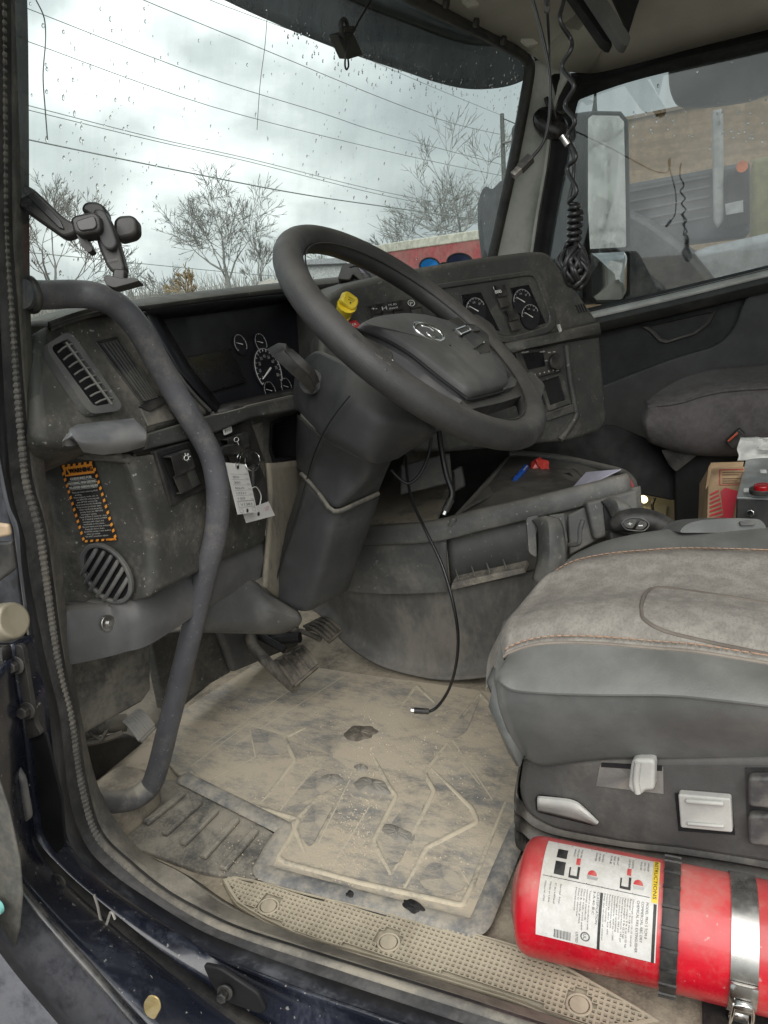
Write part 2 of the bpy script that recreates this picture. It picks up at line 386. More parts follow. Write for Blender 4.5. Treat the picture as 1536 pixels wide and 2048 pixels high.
low = rnd([ux(x, y, XP-.03) for x, y in [(1150, 788), (1210, 770), (1330, 722), (1438, 690), (1470, 655), (1484, 612), (1500, 582), (1800, 500), (1800, 1000), (1150, 960)]], [.01, .05, .1, .05, .04, .02, .02, 0, 0, 0])
slab('armrest_panel', low, .03, m_door2, pw, bevel=.006)
bowl = lambda k, x: [ux(1362+(px-1362)*k, 650+(py-650)*k, x) for px, py in [(1286, 654), (1300, 663), (1318, 682), (1332, 686), (1390, 668), (1418, 648), (1432, 622), (1400, 628), (1340, 642)]]
loft('pull_cup', [bowl(1.04, XP-.003), bowl(1.0, XP-.012), bowl(.9, XP-.008), bowl(.72, XP+.02), bowl(.3, XP+.03)], m_base, pw, cu=True)
# side wall behind the seats (seen only from other places)
struct(MB().box((2.53, -1.3, .0), (2.6, -.55, 1.62)).build('wall', m_liner))

# driver's door frame: painted jamb, rubber lip, ribbed seal, inner trim, all along the opening
inner = [(46, -60), (50, 80), (52, 300), (53, 480), (56, 640), (64, 790), (78, 880), (90, 985), (109, 1073), (119, 1135), (134, 1290), (150, 1390), (165, 1470), (187, 1559), (219, 1630), (283, 1708), (365, 1752), (433, 1806), (500, 1838), (610, 1880), (700, 1910), (900, 1974), (1130, 2048), (1500, 2165)]
ridge = [(5, -60), (6, 80), (8, 300), (11, 480), (24, 640), (33, 760), (42, 860), (53, 960), (77, 1045), (88, 1110), (112, 1290), (127, 1370), (145, 1440), (163, 1560), (195, 1668), (262, 1736), (330, 1790), (410, 1835), (478, 1866), (600, 1906), (700, 1938), (900, 2000), (1130, 2075), (1500, 2190)]
lip = [(-20, -60), (-18, 80), (-16, 300), (-12, 480), (-6, 640), (0, 760), (5, 850), (18, 985), (42, 1073), (52, 1145), (79, 1290), (98, 1370), (114, 1440), (133, 1590), (165, 1690), (222, 1752), (300, 1806), (387, 1860), (470, 1897), (590, 1942), (700, 1979), (900, 2046), (1130, 2122), (1500, 2240)]
body = [(-70, -60), (-70, 80), (-66, 300), (-60, 480), (-42, 640), (-24, 760), (-12, 850), (16, 1000), (36, 1055), (44, 1140), (62, 1270), (80, 1350), (98, 1425), (118, 1600), (150, 1712), (205, 1775), (285, 1832), (375, 1886), (460, 1925), (580, 1972), (690, 2010), (890, 2078), (1120, 2156), (1500, 2280)]
df = thing('door_frame', 'worn navy door frame with a ribbed rubber seal round the open driver doorway', 'door frame')
bx = lambda px, X: [ux(x, y, X-.03*min(1, max(0, (x-280)/250))) for x, y in px]
pin, prd, plp, pbd = bx(inner, .655), bx(ridge, .615), bx(lip, .585), bx(body, .56)
loft('inner_trim', [[p+(p-EYE)*.05 for p in pin], pin, [p*.6+q*.4+V(-.003, 0, 0) for p, q in zip(pin, prd)], [p+V(.004, 0, 0) for p in prd]], M('seal_trim', (.085, .083, .08), .7, dust=.5, ds=9, up=.6, grain=.4), df, sm=5, solid=.006)
loft('rubber_lip', [[p+V(.006, 0, 0) for p in prd], [.5*(p+q)+V(-.012, 0, 0) for p, q in zip(prd, plp)], plp], m_rubber, df, sm=5, solid=.006)
loft('paint_edge', [[p+V(.002, 0, 0) for p in plp], [.5*(p+q)+V(-.004, 0, 0) for p, q in zip(plp, pbd)], pbd, [p+(p-EYE)*.06 for p in pbd]], M('worn_paint', (.022, .024, .032), .45, dust=.55, ds=9, grain=.2, dcol=(.22, .23, .25), streak=(1, 1, .3), thr=.55), df, sm=5, solid=.004)
rp_ = cat(prd, 44); CUT = 44*15; rr = []
L_ = 0
for i, p in enumerate(rp_):
    L_ += np.linalg.norm(p-rp_[i-1]) if i else 0
    rr.append((.0073 if (L_/.0066) % 1 < .5 else .0062) if i < 44*15 else .0075)
MB().tube([p+V(-.004, 0, 0) for p in rp_[CUT-44:]], .0075, 10).build('sill_seal', M('sill_seal', (.10, .098, .095), .7, dust=.6, ds=10, grain=.3, up=.45), df, sharp=0)
MB().tube([p+V(-.005, 0, 0) for p in rp_[:CUT]], rr[:CUT], 8).build('ribbed_seal', M('ribbed_rubber', (.11, .107, .103), .7, dust=.45, ds=8, grain=.2, up=.2), df, sharp=25)

# overhead rails under the ceiling
oh = thing('overhead_shelf', 'dark overhead shelf rails at the top right of the cab ceiling', 'shelf')
slab('front_rail', [ud(x, y, 1.75) for x, y in [(1128, -30), (1150, -30), (1222, 76), (1226, 92), (1216, 90), (1206, 82)]], .03, m_black, oh, bevel=.004)
slab('rear_rail', rnd([ud(x, y, 1.70) for x, y in [(1166, -30), (1196, -30), (1262, 74), (1256, 92), (1244, 88)]], .008), .03, M('rail_grey', (.12, .12, .115), .7, grain=.3), oh, bevel=.005)
slab('shelf_opening', [ud(x, y, 1.78) for x, y in [(1200, -60), (1300, -60), (1272, 20), (1258, 66)]], .01, m_black, oh)
cl_ = thing('trim_clips', 'row of small dark trim clips along the top of the windscreen', 'clips')
for x, y in ((888, 6), (948, 45), (1003, 80)):
    c = uws(x, y, .05); MB().disc(c, (0, -1, -.3), .012, .012, 10).build('clip', m_dark, cl_, bevel=.002)
for (x, y) in ((940, 4), (1058, 83)):
    slab('light_boss', rnd([ud(x+dx, y+dy, 1.85) for dx, dy in ((-18, -6), (8, -6), (20, 4), (-2, 8))], .006), .01, m_liner, cl_, bevel=.003)
for x, y in ((1070, 118), (1193, 139)): MB().disc(ud(x, y, 2.28), -FW, .008, .006, 12).build('screw', m_dark, cl_)
# ------------------------------------------------------------------ dashboard
dash = thing('dashboard', 'dusty dark grey wraparound dashboard with vents, gauges and switches', 'dashboard')
F1 = Pl(ux(130, 665, .72), (0, -math.cos(R_(20)), math.sin(R_(20))))
# body of the fascia: built in blocks round the instrument opening
slab('end_cap', rnd(F1.many([(60, 700), (70, 668), (104, 644), (165, 630), (284, 614), (292, 640), (352, 742), (428, 826), (294, 868), (150, 893), (76, 883)]), [.02, .03, .03, .01, 0, 0, 0, 0, .01, .02, .02]), .16, m_dusty, dash, bevel=.012, seg=4)
# sunken instrument binnacle
CP_ = Pl(F1(430, 826)+V(0, .055, 0), (0, -math.cos(R_(14)), math.sin(R_(14))))
cl = CP_.many([(280, 615), (660, 560), (660, 800), (424, 832)])
slab('instrument_face', cl, .02, m_cluster, dash)
wall = lambda a, b: [[F1(*p) for p in a], [CP_(*p) for p in b]]
loft('binnacle_side', wall([(284, 618), (292, 640), (352, 742), (428, 826)], [(310, 612), (318, 640), (376, 740), (440, 818)]), m_cluster, dash, solid=.006, off=-1)
loft('binnacle_sill', wall([(420, 829), (494, 812), (585, 790), (660, 770)], [(424, 816), (494, 800), (585, 778), (660, 760)]), m_dark, dash, solid=.006)
loft('binnacle_roof', [[F1(*p, .01) for p in [(280, 628), (296, 618), (420, 603), (563, 588), (690, 574)]], [CP_(*p) for p in [(290, 640), (306, 638), (420, 624), (563, 604), (690, 590)]]], m_cluster, dash, solid=.006)
# brow and dash top, running on to the foot of the windscreen
top = [(100, 648), (165, 625), (230, 612), (290, 604), (400, 589), (545, 572), (660, 560), (800, 545)]
t0 = [F1(x, y+(16 if x > 250 else 6), .012) for x, y in top]
t1 = [F1(x, y+4, .014) for x, y in top]
t2 = [p+V(.008, .03, .004) for p in [F1(*q, .0) for q in top]]
t3 = [V(p[0]*1.02, max(p[1]+.10, min(wy(p[0], .79)-.02, p[1]+.26)), p[2]-.012) for p in t2]
t4 = [V(p[0], p[1]+.10, p[2]-.05) for p in t3]
loft('dash_top', [t0, t1, t2, t3, t4], m_dash, dash, sm=5, smv=4, solid=.006, off=-1)
# strip under the binnacle
slab('lower_strip', F1.many([(294, 866), (425, 828), (494, 812), (590, 790), (700, 765), (700, 800), (501, 836), (430, 866), (290, 899)], .004), .05, m_dash, dash, bevel=.003)
# defroster side vent with a cross bar and eight vanes
vf = thing  # (alias kept short)
vo = rnd(F1.many([(89, 692), (132, 664), (146, 668), (246, 811), (236, 822), (186, 828), (172, 817)], .013), [.012, .006, .008, .008, .008, .008, .01])
vi = rnd(F1.many([(101, 694), (137, 676), (233, 804), (189, 813)], .013), .006)
def ring(name, o, i, th, mat, par, bev=.0015):
    k = 48
    def rs(P):
        P = [np.array(p) for p in P]; P.append(P[0]); d = np.r_[0, np.cumsum([np.linalg.norm(P[j+1]-P[j]) for j in range(len(P)-1)])]
        return [np.array([np.interp(t, d, [p[c] for p in P]) for c in range(3)]) for t in np.linspace(0, d[-1], k, endpoint=False)]
    a = rs(o); b = rs(i); c = np.mean(b, 0)
    s = min(range(k), key=lambda j: -(b[j]-c)@(a[0]-c)/np.linalg.norm(b[j]-c)); b = b[s:]+b[:s]
    n = -norm_of(o)*th
    return loft(name, [[p+n for p in a], a, b, [p+n for p in b]], mat, par, cu=True, bevel=bev)
vent = slab('side_vent', rnd(F1.many([(94, 690), (138, 670), (238, 806), (186, 818)], .002), .006), .001, m_black, dash, bevel=0)
ring('frame', vo, vi, .012, m_grey, vent)
q = quad(*F1.many([(189, 813), (233, 804), (137, 676), (101, 694)], .005))
mb = MB()
for i in range(8):
    t = (i+.6)/8.2
    mb.tube([q(.0, t-.02)+V(0, -.005, 0), q(.25, t+.010)+V(0, -.007, 0), q(.5, t+.022)+V(0, -.008, 0), q(.75, t+.010)+V(0, -.007, 0), q(1, t-.02)+V(0, -.005, 0)], .0012, 6)
mb.tube([q(.5, .0)+V(0, -.010, 0), q(.5, 1)+V(0, -.010, 0)], .0014, 6)
mb.build('vanes', M('vane_grey', (.16, .16, .155), .6, grain=0, dust=.2), vent)
# slatted air outlet next to it
mb = MB()
q = quad(*F1.many([(284, 803), (312, 794), (236, 678), (197, 688)], .002))
lv = slab('louvre', [q(-.06, -.03), q(1.06, -.03), q(1.06, 1.05), q(-.06, 1.05)], .006, m_dark, dash)
for i in range(6):
    t = (i+.3)/6
    mb.prism([q(t, 0), q(t+.09, 0), q(t+.09, 1), q(t, 1)], V(0, -.005, 0))
mb.build('slats', M('slat', (.05, .052, .053), .4, dust=.2, ds=9, grain=.1), lv, bevel=.0006)
kb = F1.many([(279, 812), (300, 822), (331, 806), (330, 794), (312, 790)], .004)
slab('louvre_catch', rnd(kb, .003), .012, m_dark, dash, bevel=.002)
slab('louvre_lip', F1.many([(276, 806), (318, 795), (352, 838), (297, 852)], .001), .003, M('lip_dust', (.075, .075, .07), .6, dust=.5, grain=.3), dash)
# dividing rail beside the binnacle, pale tube painting the lit sill edge
tube('binnacle_rail', F1.many([(296, 648), (352, 742), (385, 786), (420, 822)], .002), .003, m_dash, dash, n=6)
tube('sill_edge', F1.many([(424, 829), (440, 828), (486, 816), (498, 811), (585, 791)], .003), .0012, M('edge_highlight', (.2, .19, .17), .8, grain=.1), dash, n=5)
# silver grab piece below the vents
sv = loft('silver_trim', [F1.many([(141, 856), (154, 849), (200, 843), (268, 836), (292, 858)], .016), F1.many([(139, 862), (158, 860), (203, 855), (268, 848), (293, 864)], .030), F1.many([(152, 882), (166, 886), (206, 888), (262, 884), (292, 880)], .030), F1.many([(166, 904), (180, 907), (206, 910), (250, 905), (290, 893)], .010)], M('silver_trim', (.30, .31, .33), .38, metal=.5, dust=.35, ds=6, grain=.15), dash, smv=4, solid=.02, off=-1, bevel=.004, sharp=60)
# instruments
def on(pl, c, ex, ey):                        # local frame of a dial: unit vectors along the picture's directions on the plane
    o = pl(*c); a = pl(c[0]+ex[0], c[1]+ex[1])-o; b = pl(c[0]+ey[0], c[1]+ey[1])-o
    return o, a/np.linalg.norm(a), b/np.linalg.norm(b)
def dial(pl, px, r, nums, needle, name='gauge', off=.004, a0=-35, a1=215, ex=(94, -17), ey=(-45, -73), par=dash, ticks=13):
    o, a, b = on(pl, px, ex, ey); b = b-a*(a@b); b /= np.linalg.norm(b); n = np.cross(a, b); n = n if n@(o-EYE) < 0 else -n
    o = o+n*off
    g = MB().disc(o-n*.002, n, r*1.08, .002, 36).build(name, m_cluster, par, smooth=False)
    P = lambda ang, q: o+n*.0008+q*r*(math.cos(R_(ang))*a+math.sin(R_(ang))*b)
    t = MB()
    arc = [P(x, 1) for x in np.linspace(a0, a1, 40)]; t.tube(arc, r*.02, 4)
    for i in range(ticks):
        x = a0+(a1-a0)*i/(ticks-1); t.tube([P(x, .99), P(x, .86)], r*.018, 4)
    T = Text(); T.mb = t
    for i, s in enumerate(nums):
        x = a1-(a1-a0)*(i+.5)/len(nums); c = P(x, .68)
        T.put(s, lambda u, v: c+u*a+v*b, 0, -r*.1, r*.22, al='C')
    T.build('markings', M('gauge_print', (.42, .42, .42), .6, grain=0), g)
    MB().tube([P(needle, -.18)+n*.0015, P(needle, .8)+n*.0015], [r*.05, r*.025], 5).build('needle', m_white, g)
    return g
dial(CP_, (477, 690), .0165, [], 165, ticks=5); dial(CP_, (518, 687), .0165, [], 165, ticks=5)
dial(CP_, (533, 742), .039, ['0', '10', '20', '30', '40', '50', '60', '70', '80'], 205, ticks=17)
dial(CP_, (536, 783), .0165, [], 165, ticks=5); dial(CP_, (569, 775), .0165, [], 165, ticks=5)
slab('display', CP_.many([(368, 715), (462, 697), (493, 765), (413, 787)], .004), .004, m_screen, dash, bevel=.001)
# lower fascia: door-side face with the warning sticker, crease, knee-side face
L1 = pl3(ux(100, 900, .72), ux(146, 1217, .715), uy(310, 1060, .668))
L2 = pl3(uy(262, 935, .668), uy(300, 1190, .668), uy(530, 1000, .70))
cz = [(262, 915), (285, 985), (306, 1050), (308, 1120), (300, 1192)]
l1 = [[L1(*p) for p in [(84, 905), (92, 960), (104, 1040), (116, 1110), (128, 1216)]], [L1(*p) for p in [(150, 905), (160, 960), (170, 1040), (180, 1110), (190, 1222)]],
      [L1(*p) for p in [(225, 915), (245, 985), (262, 1050), (264, 1120), (250, 1206)]], [.5*(L1(*p)+L2(*p))+V(0, .003, 0) for p in cz],
      [L2(*p) for p in [(330, 905), (340, 985), (350, 1050), (350, 1120), (346, 1168)]], [L2(*p) for p in [(440, 868), (440, 950), (440, 1010), (440, 1070), (440, 1122)]],
      [L2(*p) for p in [(530, 842), (535, 930), (535, 990), (534, 1030), (528, 1082)]]]
loft('lower_fascia', [[p+V(.04, .06, 0) for p in l1[0]]]+l1+[[p+V(.0, .05, 0) for p in l1[-1]]], m_dusty, dash, smv=5, sm=4, solid=.02, off=-1)
loft('upper_ledge', [L1.many([(80, 900), (90, 893), (160, 905), (262, 912)], .002), L1.many([(84, 908), (96, 903), (160, 915), (258, 925)], .012)], m_dusty, dash, sm=4, solid=.006)
# switch panel with the head lamp rocker and the power take-off rocker
slab('switch_panel', L2.many([(311, 903), (430, 867), (501, 838), (530, 922), (411, 978), (343, 1013)], .004), .01, m_dark, dash, bevel=.002)
def rocker(pl, px, h=.012, name='rocker_switch', mat=m_dark, par=dash):
    a = pl.many(px, .006); n = norm_of(a); b = [np.array(p) for p in a]
    q = quad(*b); rows = [[q(u, v)+n*hh for u in (0, 1)] for v, hh in ((0, 0), (0, h*.5), (.45, h*.35), (.5, h*.75), (1, h), (1, 0))]
    return loft(name, rows, mat, par, bevel=.0012, sharp=25, solid=.002)
m_sw = M('switch_grey', (.035, .037, .037), .5, grain=.2, dust=.15)
ring('switch_bezel', L2.many([(318, 912), (371, 893), (404, 968), (351, 994)], .006), L2.many([(326, 914), (369, 899), (397, 966), (354, 986)], .006), .006, m_black, dash)
rocker(L2, [(353, 987), (378, 976), (352, 906), (326, 914)]); rocker(L2, [(379, 976), (397, 966), (370, 900), (353, 906)], .007, mat=m_sw)
rocker(L2, [(459, 935), (480, 926), (466, 872), (440, 880)]); rocker(L2, [(481, 925), (500, 918), (486, 865), (467, 871)], .007, mat=m_sw)
T = Text(); f = quad(*L2.many([(366, 930), (385, 922), (379, 902), (360, 909)], .0205))
for i in range(8):
    x, y = math.cos(i*math.pi/4), math.sin(i*math.pi/4); T.bar(f, .5+.3*x-.05, .5+.3*y-.05, .5+.42*x+.05, .5+.42*y+.05)
T.mb.tube(ell(f(.5, .5), (f(1, .5)-f(0, .5))*.22, (f(.5, 1)-f(.5, 0))*.22), .0006, 4, closed=True)
f2 = quad(*L2.many([(470, 890), (484, 884), (479, 870), (465, 876)], .0205))
T.mb.tube(ell(f2(.4, .6), (f2(1, .5)-f2(0, .5))*.3, (f2(.5, 1)-f2(.5, 0))*.3), .0006, 4, closed=True); T.bar(f2, .4, -.2, .5, .3)
T.build('switch_symbols', m_white, dash)
pt = slab('switch_tag', rnd(L2.many([(450, 871), (465, 864), (463, 851), (446, 857)], .010), .002), .002, m_white, dash, bevel=.0005)
f = quad(*L2.many([(450, 871), (465, 864), (463, 851), (446, 857)], .0108)); Text().put('PTO', f, .5, .3, .5, fit=.7, al='C').build('lettering', m_ink, pt)
# dark storage hole between switches and column
loft('cubby', [L2.many([(540, 845), (600, 818), (610, 920), (545, 926), (538, 900)], .004), L2.many([(546, 850), (600, 824), (606, 915), (550, 919), (544, 896)], .0), [p+V(0, .06, 0) for p in L2.many([(552, 850), (600, 824), (606, 912), (556, 916), (550, 896)])]], m_black, dash, cu=True)
slab('cubby_back', [p+V(0, .058, 0) for p in L2.many([(545, 845), (606, 818), (612, 920), (550, 926)])], .004, m_black, dash)
slab('cubby_surround', L2.many([(501, 836), (545, 815), (640, 790), (640, 830), (601, 820), (546, 846), (540, 880), (548, 926), (536, 930)], .002), .006, m_dusty, dash)
# round floor vent with slanted bars
vc = (211, 1149)
o_, a_, b_ = on(L1, vc, (10, -2), (-3, -10)); nn = norm_of([L1(100, 900), L1(300, 900), L1(200, 1200)])
vo = ell(L1(*vc, .016), L1(257, 1165, .016)-L1(*vc, .016), (L1(203, 1095, .016)-L1(*vc, .016)))
rv = slab('floor_vent', [L1(*vc, .013)+(p-L1(*vc, .016))*.98 for p in vo], .001, m_black, dash, bevel=0)
vo2 = ell(L1(*vc, .016), (L1(258, 1166, .016)-L1(*vc, .016))*.86, (L1(203, 1095, .016)-L1(*vc, .016))*.9)
ring('rim', ell(L1(*vc, .018), (L1(263, 1166, .018)-L1(*vc, .018)), (L1(202, 1090, .018)-L1(*vc, .018))), ell(L1(*vc, .018), (L1(255, 1164, .018)-L1(*vc, .018)), (L1(204, 1098, .018)-L1(*vc, .018))), .006, m_grey, rv)
mb = MB()
for (x0, y0), (x1, y1) in [((193, 1098), (164, 1148)), ((208, 1104), (171, 1166)), ((223, 1112), (181, 1180)), ((236, 1122), (195, 1192)), ((247, 1136), (208, 1200)), ((256, 1156), (228, 1202))]:
    mb.tube([L1(x0, y0, .013), L1(x0*.9+x1*.1, y0*.9+y1*.1, .018), L1(x0*.1+x1*.9, y0*.1+y1*.9, .018), L1(x1, y1, .013)], .0030, 8)
mb.build('bars', m_grey, rv, sharp=60)
# knee bar and the cowl under the column
kt = [(118, 1226, .775), (140, 1227, .765), (215, 1222, .745), (250, 1211, .725), (302, 1193, .71), (400, 1142, .705), (525, 1077, .715)]
kb_ = [(128, 1318, .775), (144, 1317, .765), (212, 1303, .74), (250, 1292, .725), (300, 1276, .705), (419, 1200, .70), (527, 1142, .71)]
r0 = [uy(*p) for p in kt]; r1 = [uy(*p) for p in kb_]
kn = loft('knee_bar', [[p+V(0, .05, .0) for p in r0], [p+V(0, .004, .002) for p in r0], r0, [.5*(a+b)+V(0, -.006, 0) for a, b in zip(r0, r1)], r1, [p+V(0, .05, .005) for p in r1]], M('knee_plastic', (.10, .10, .102), .5, dust=.2, ds=4, grain=.3, up=.35, thr=.58), dash, sm=5, solid=.008, off=-1)
bo = uy(212, 1246, .736)
MB().disc(bo, (-.1, -1, .1), .011, .005, 24).disc(bo+V(0, -.004, 0), (-.1, -1, .1), .0045, .004, 6).build('bolt', m_steel, dash, bevel=.001)
cowl = [[uy(404, 1205, .70), uy(496, 1160, .70), uy(540, 1188, .69), uy(600, 1225, .66)], [uy(400, 1240, .70), uy(496, 1205, .69), uy(545, 1222, .665), uy(604, 1240, .645)], [uy(400, 1264, .72), uy(496, 1264, .70), uy(560, 1266, .69), uy(598, 1252, .67)], [uy(400, 1262, .80), uy(496, 1262, .80), uy(560, 1262, .78), uy(598, 1250, .74)]]
loft('column_cowl', cowl, m_grey, dash, sm=5, smv=4, solid=.006, off=-1)
# panel between lower fascia and column, muddy
loft('column_side_panel', [[uy(534, 926, .695), uy(538, 1000, .695), uy(534, 1080, .695), uy(526, 1172, .695)], [uy(560, 925, .70), uy(562, 1000, .70), uy(556, 1080, .70), uy(546, 1190, .70)], [uy(600, 920, .71), uy(600, 1000, .71), uy(580, 1100, .71), uy(566, 1200, .71)], [uy(650, 920, .74), uy(650, 1000, .74), uy(640, 1100, .74), uy(620, 1210, .74)]], M('muddy_panel', (.11, .105, .095), .75, dust=.95, ds=7, grain=.4, thr=.42, streak=(1, 1, .4), dcol=(.27, .24, .185)), dash, sm=4, smv=3, solid=.006)
slab('kick_panel', [uy(140, 1310, .80), uy(302, 1280, .80), uy(303, 1380, .80), uy(285, 1405, .80), uy(240, 1430, .80), uy(150, 1480, .80)], .02, M('kick_panel', (.07, .07, .066), .7, dust=.6, ds=7, grain=.3, up=.2), dash, bevel=.006)
slab('toe_panel', [uy(300, 1270, .90), uy(445, 1250, .90), uy(462, 1300, .90), uy(462, 1345, .90), uy(330, 1420, .90)], .02, m_dusty, dash, bevel=.004)
slab('toe_cover', [uy(430, 1240, .88), uy(600, 1240, .88), uy(600, 1290, .88), uy(470, 1345, .88), uy(455, 1300, .88)], .02, m_grey, dash, bevel=.008)

# ------------------------------------------------------------------ centre panel, turned towards the driver
CPN = Pl(ux(1190, 640, 1.75), (-.56, -.83, .15))
cp = [(640, 600), (690, 572), (760, 553), (843, 535), (960, 516), (1062, 503), (1096, 504), (1116, 528), (1150, 575), (1197, 643), (1201, 676), (1216, 840), (1206, 862), (1142, 882), (1080, 888), (900, 905), (760, 900), (640, 800)]
bk = V(.30, .28, -.01)
body_ = slab('centre_panel', rnd(CPN.many(cp), [0, 0, 0, 0, 0, .03, .04, .03, .02, .01, 0, .03, .02, .02, 0, 0, 0, 0]), 0, m_dash, dash, back=bk, bevel=.010, seg=4)
ring('gauge_surround', rnd(CPN.many([(830, 574), (1078, 538), (1118, 640), (1106, 664), (1020, 688), (900, 660)], .006), .02), rnd(CPN.many([(850, 583), (1070, 549), (1103, 640), (1094, 652), (1022, 674), (910, 650)], .006), .015), .008, m_dash, dash, bev=.003)
slab('gauge_plate', CPN.many([(850, 583), (1070, 549), (1103, 640), (1094, 652), (1022, 674), (910, 650)], .0015), .002, m_dash, dash)
for pxs in ([(922, 590), (962, 584), (1000, 662), (930, 640)], [(1020, 576), (1058, 569), (1092, 646), (1058, 656), (1044, 640)]):
    w = slab('gauge_window', CPN.many(pxs, .003), .002, m_screen, dash, bevel=.001)
cx, cy = (94, -17), (34, -76)
for px in ((947, 622), (1040, 604), (1056, 634)):
    dial(CPN, px, .0235, ['150', '100', '50'], 145, off=.0075, a0=20, a1=170, ex=(200, -50), ey=(-37, -76), ticks=9)
rocker(CPN, [(998, 616), (1018, 611), (1002, 571), (984, 574)]); rocker(CPN, [(1020, 662), (1039, 658), (1025, 619), (1006, 623)])
T = Text(); f = quad(*CPN.many([(989, 588), (1004, 585), (1000, 574), (985, 576)], .019))
for u in (.25, .55, .85): T.mb.tube(ell(f(u, .2), (f(1, 0)-f(0, 0))*.11, (f(0, 1)-f(0, 0))*.16, 12), .0005, 4, closed=True)
T.bar(f, .1, .7, .18, 1.2); T.bar(f, .12, .45, .95, .52); T.build('switch_symbols', m_white, dash)
loft('panel_ledge', [CPN.many([(1008, 688), (1060, 676), (1123, 661), (1197, 643)], .001), CPN.many([(1012, 692), (1060, 680), (1124, 666), (1198, 648)], .014), CPN.many([(1022, 704), (1060, 694), (1128, 680), (1201, 664)], .014), CPN.many([(1024, 708), (1060, 698), (1128, 684), (1201, 672)], .001)], m_dash, dash, solid=.004)
slab('ledge_nick', CPN.many([(1116, 649), (1120, 648), (1124, 662), (1121, 664)], .016), .004, M('bare_edge', (.5, .5, .48), .5, grain=0), dash, bevel=0)
mb = MB()
for i in range(4): mb.prism(CPN.many([(1151+i*5, 610-i), (1153+i*5, 610-i), (1160+i*5, 626-i), (1158+i*5, 626-i)], .0015), V(.001, .001, 0))
mb.build('speaker_slots', m_black, dash)
# radio with display, buttons and knob
rd = slab('radio', CPN.many([(1030, 702), (1115, 692), (1124, 742), (1050, 762)], .006), .02, m_dark, dash, bevel=.002)
slab('display', CPN.many([(1044, 708), (1086, 702), (1091, 732), (1056, 740)], .0065), .001, m_screen, rd, bevel=0)
o_, a_, b_ = on(CPN, (1108, 723), (10, -2.4), (3, 10)); kn_ = norm_of(CPN.many([(1030, 702), (1115, 692), (1124, 742)]))
MB().disc(CPN(1108, 724, .006), kn_, .017, .012, 28).disc(CPN(1108, 724, .018), kn_, .013, .004, 28).build('knob', m_dark, rd, bevel=.002)
T = Text(); f = quad(*CPN.many([(1050, 762), (1124, 742), (1115, 692), (1030, 702)], .0075))
T.put('VOLVO', f, .13, .90, .07, fit=.17); T.put('WEATHER', f, .55, .84, .06, fit=.12)
for u in (.66, .78, .90): T.put('SEEK', f, u-.04, .78 if u > .7 else .5, .05, fit=.07)
for i in range(6): T.put(str(i+1), f, .16+.12*i, .09, .08, fit=.03)
T.put('TUNE', f, .84, .04, .06, fit=.09); T.build('lettering', m_white, rd)
slab('storage_bin', CPN.many([(1085, 760), (1119, 750), (1135, 802), (1099, 813), (1060, 800)], .002), .001, m_black, dash)
ring('bin_frame', CPN.many([(1078, 762), (1124, 746), (1142, 806), (1098, 822)], .006), CPN.many([(1086, 762), (1118, 752), (1133, 800), (1101, 811)], .006), .008, m_dash, dash)
slab('bin_shelf', CPN.many([(1092, 826), (1146, 808), (1150, 824), (1096, 842)], .006), .006, m_dash, dash, bevel=.002)
tube('panel_groove', CPN.many([(1132, 690), (1140, 760), (1150, 815), (1152, 832), (1138, 858), (1120, 880)], .003), .006, m_dash, dash, n=8)
# upper rocker row behind the wheel, slatted outlet, brake knob with red tag
slab('switch_row', CPN.many([(728, 612), (838, 594), (850, 636), (742, 652)], .003), .004, m_dark, dash, bevel=.001)
for i, (x, y) in enumerate([(738, 612), (760, 608), (782, 604), (816, 600)]):
    rocker(CPN, [(x+8, y+34), (x+26, y+30), (x+18, y-2), (x, y+2)], .008, mat=m_sw if i % 2 else m_dark)
T = Text(); f = quad(*CPN.many([(778, 620), (798, 617), (794, 604), (774, 607)], .0155))
T.put('MUD', f, .5, .58, .42, fit=.8, al='C'); T.put('SNOW', f, .5, .05, .42, fit=.9, al='C'); T.build('switch_lettering', m_white, dash); T = Text()
f = quad(*CPN.many([(788, 638), (806, 635), (803, 624), (785, 627)], .0155)); T.put('TCS', f, .5, .2, .6, fit=.7, al='C'); T.build('switch_lettering', m_white, dash); T = Text()
f = quad(*CPN.many([(744, 622), (756, 620), (753, 610), (741, 612)], .0155)); T.put('+-', f, .5, .1, .9, fit=.9, al='C'); T.build('switch_lettering', m_white, dash); T = Text()
f = quad(*CPN.many([(764, 622), (776, 620), (773, 608), (761, 610)], .0155)); T.put('H', f, .5, .1, .9, fit=.8, al='C'); T.build('switch_lettering', m_white, dash); T = Text()
f = quad(*CPN.many([(817, 614), (832, 612), (828, 598), (813, 600)], .0155)); T.mb.tube(ell(f(.5, .5), (f(1, 0)-f(0, 0))*.42, (f(0, 1)-f(0, 0))*.42), .0006, 4, closed=True); T.put('P', f, .5, .25, .6, fit=.35, al='C')
T.build('switch_lettering', m_white, dash)
mb = MB(); f = quad(*CPN.many([(890, 655), (912, 640), (884, 602), (858, 606)], .002))
for i in range(6): mb.prism([f(i/6, 0), f(i/6+.09, 0), f(i/6+.09, 1), f(i/6, 1)], V(-.004, -.006, .001))
mb.build('centre_louvre', m_sw, dash, bevel=.0006)
K0 = CPN(686, 633, .01); kx, ky = (CPN(704, 596, .10)-K0), None
bn = MB().tube([K0+V(.01, .01, -.004), CPN(688, 628, .03)], [.015, .013], 16)
bn.build('knob_stem', m_yellow, dash, bevel=.001)
kf = CPN.many([(683, 603), (690, 583), (698, 582), (717, 596), (718, 606), (712, 618), (704, 620)], .055)
kb2 = slab('brake_knob', rnd(kf, .006), .014, m_yellow, dash, bevel=.003)
MB().tube([CPN(686, 628, .025), CPN(694, 610, .045)], [.013, .017], 12).build('collar', m_yellow, kb2)
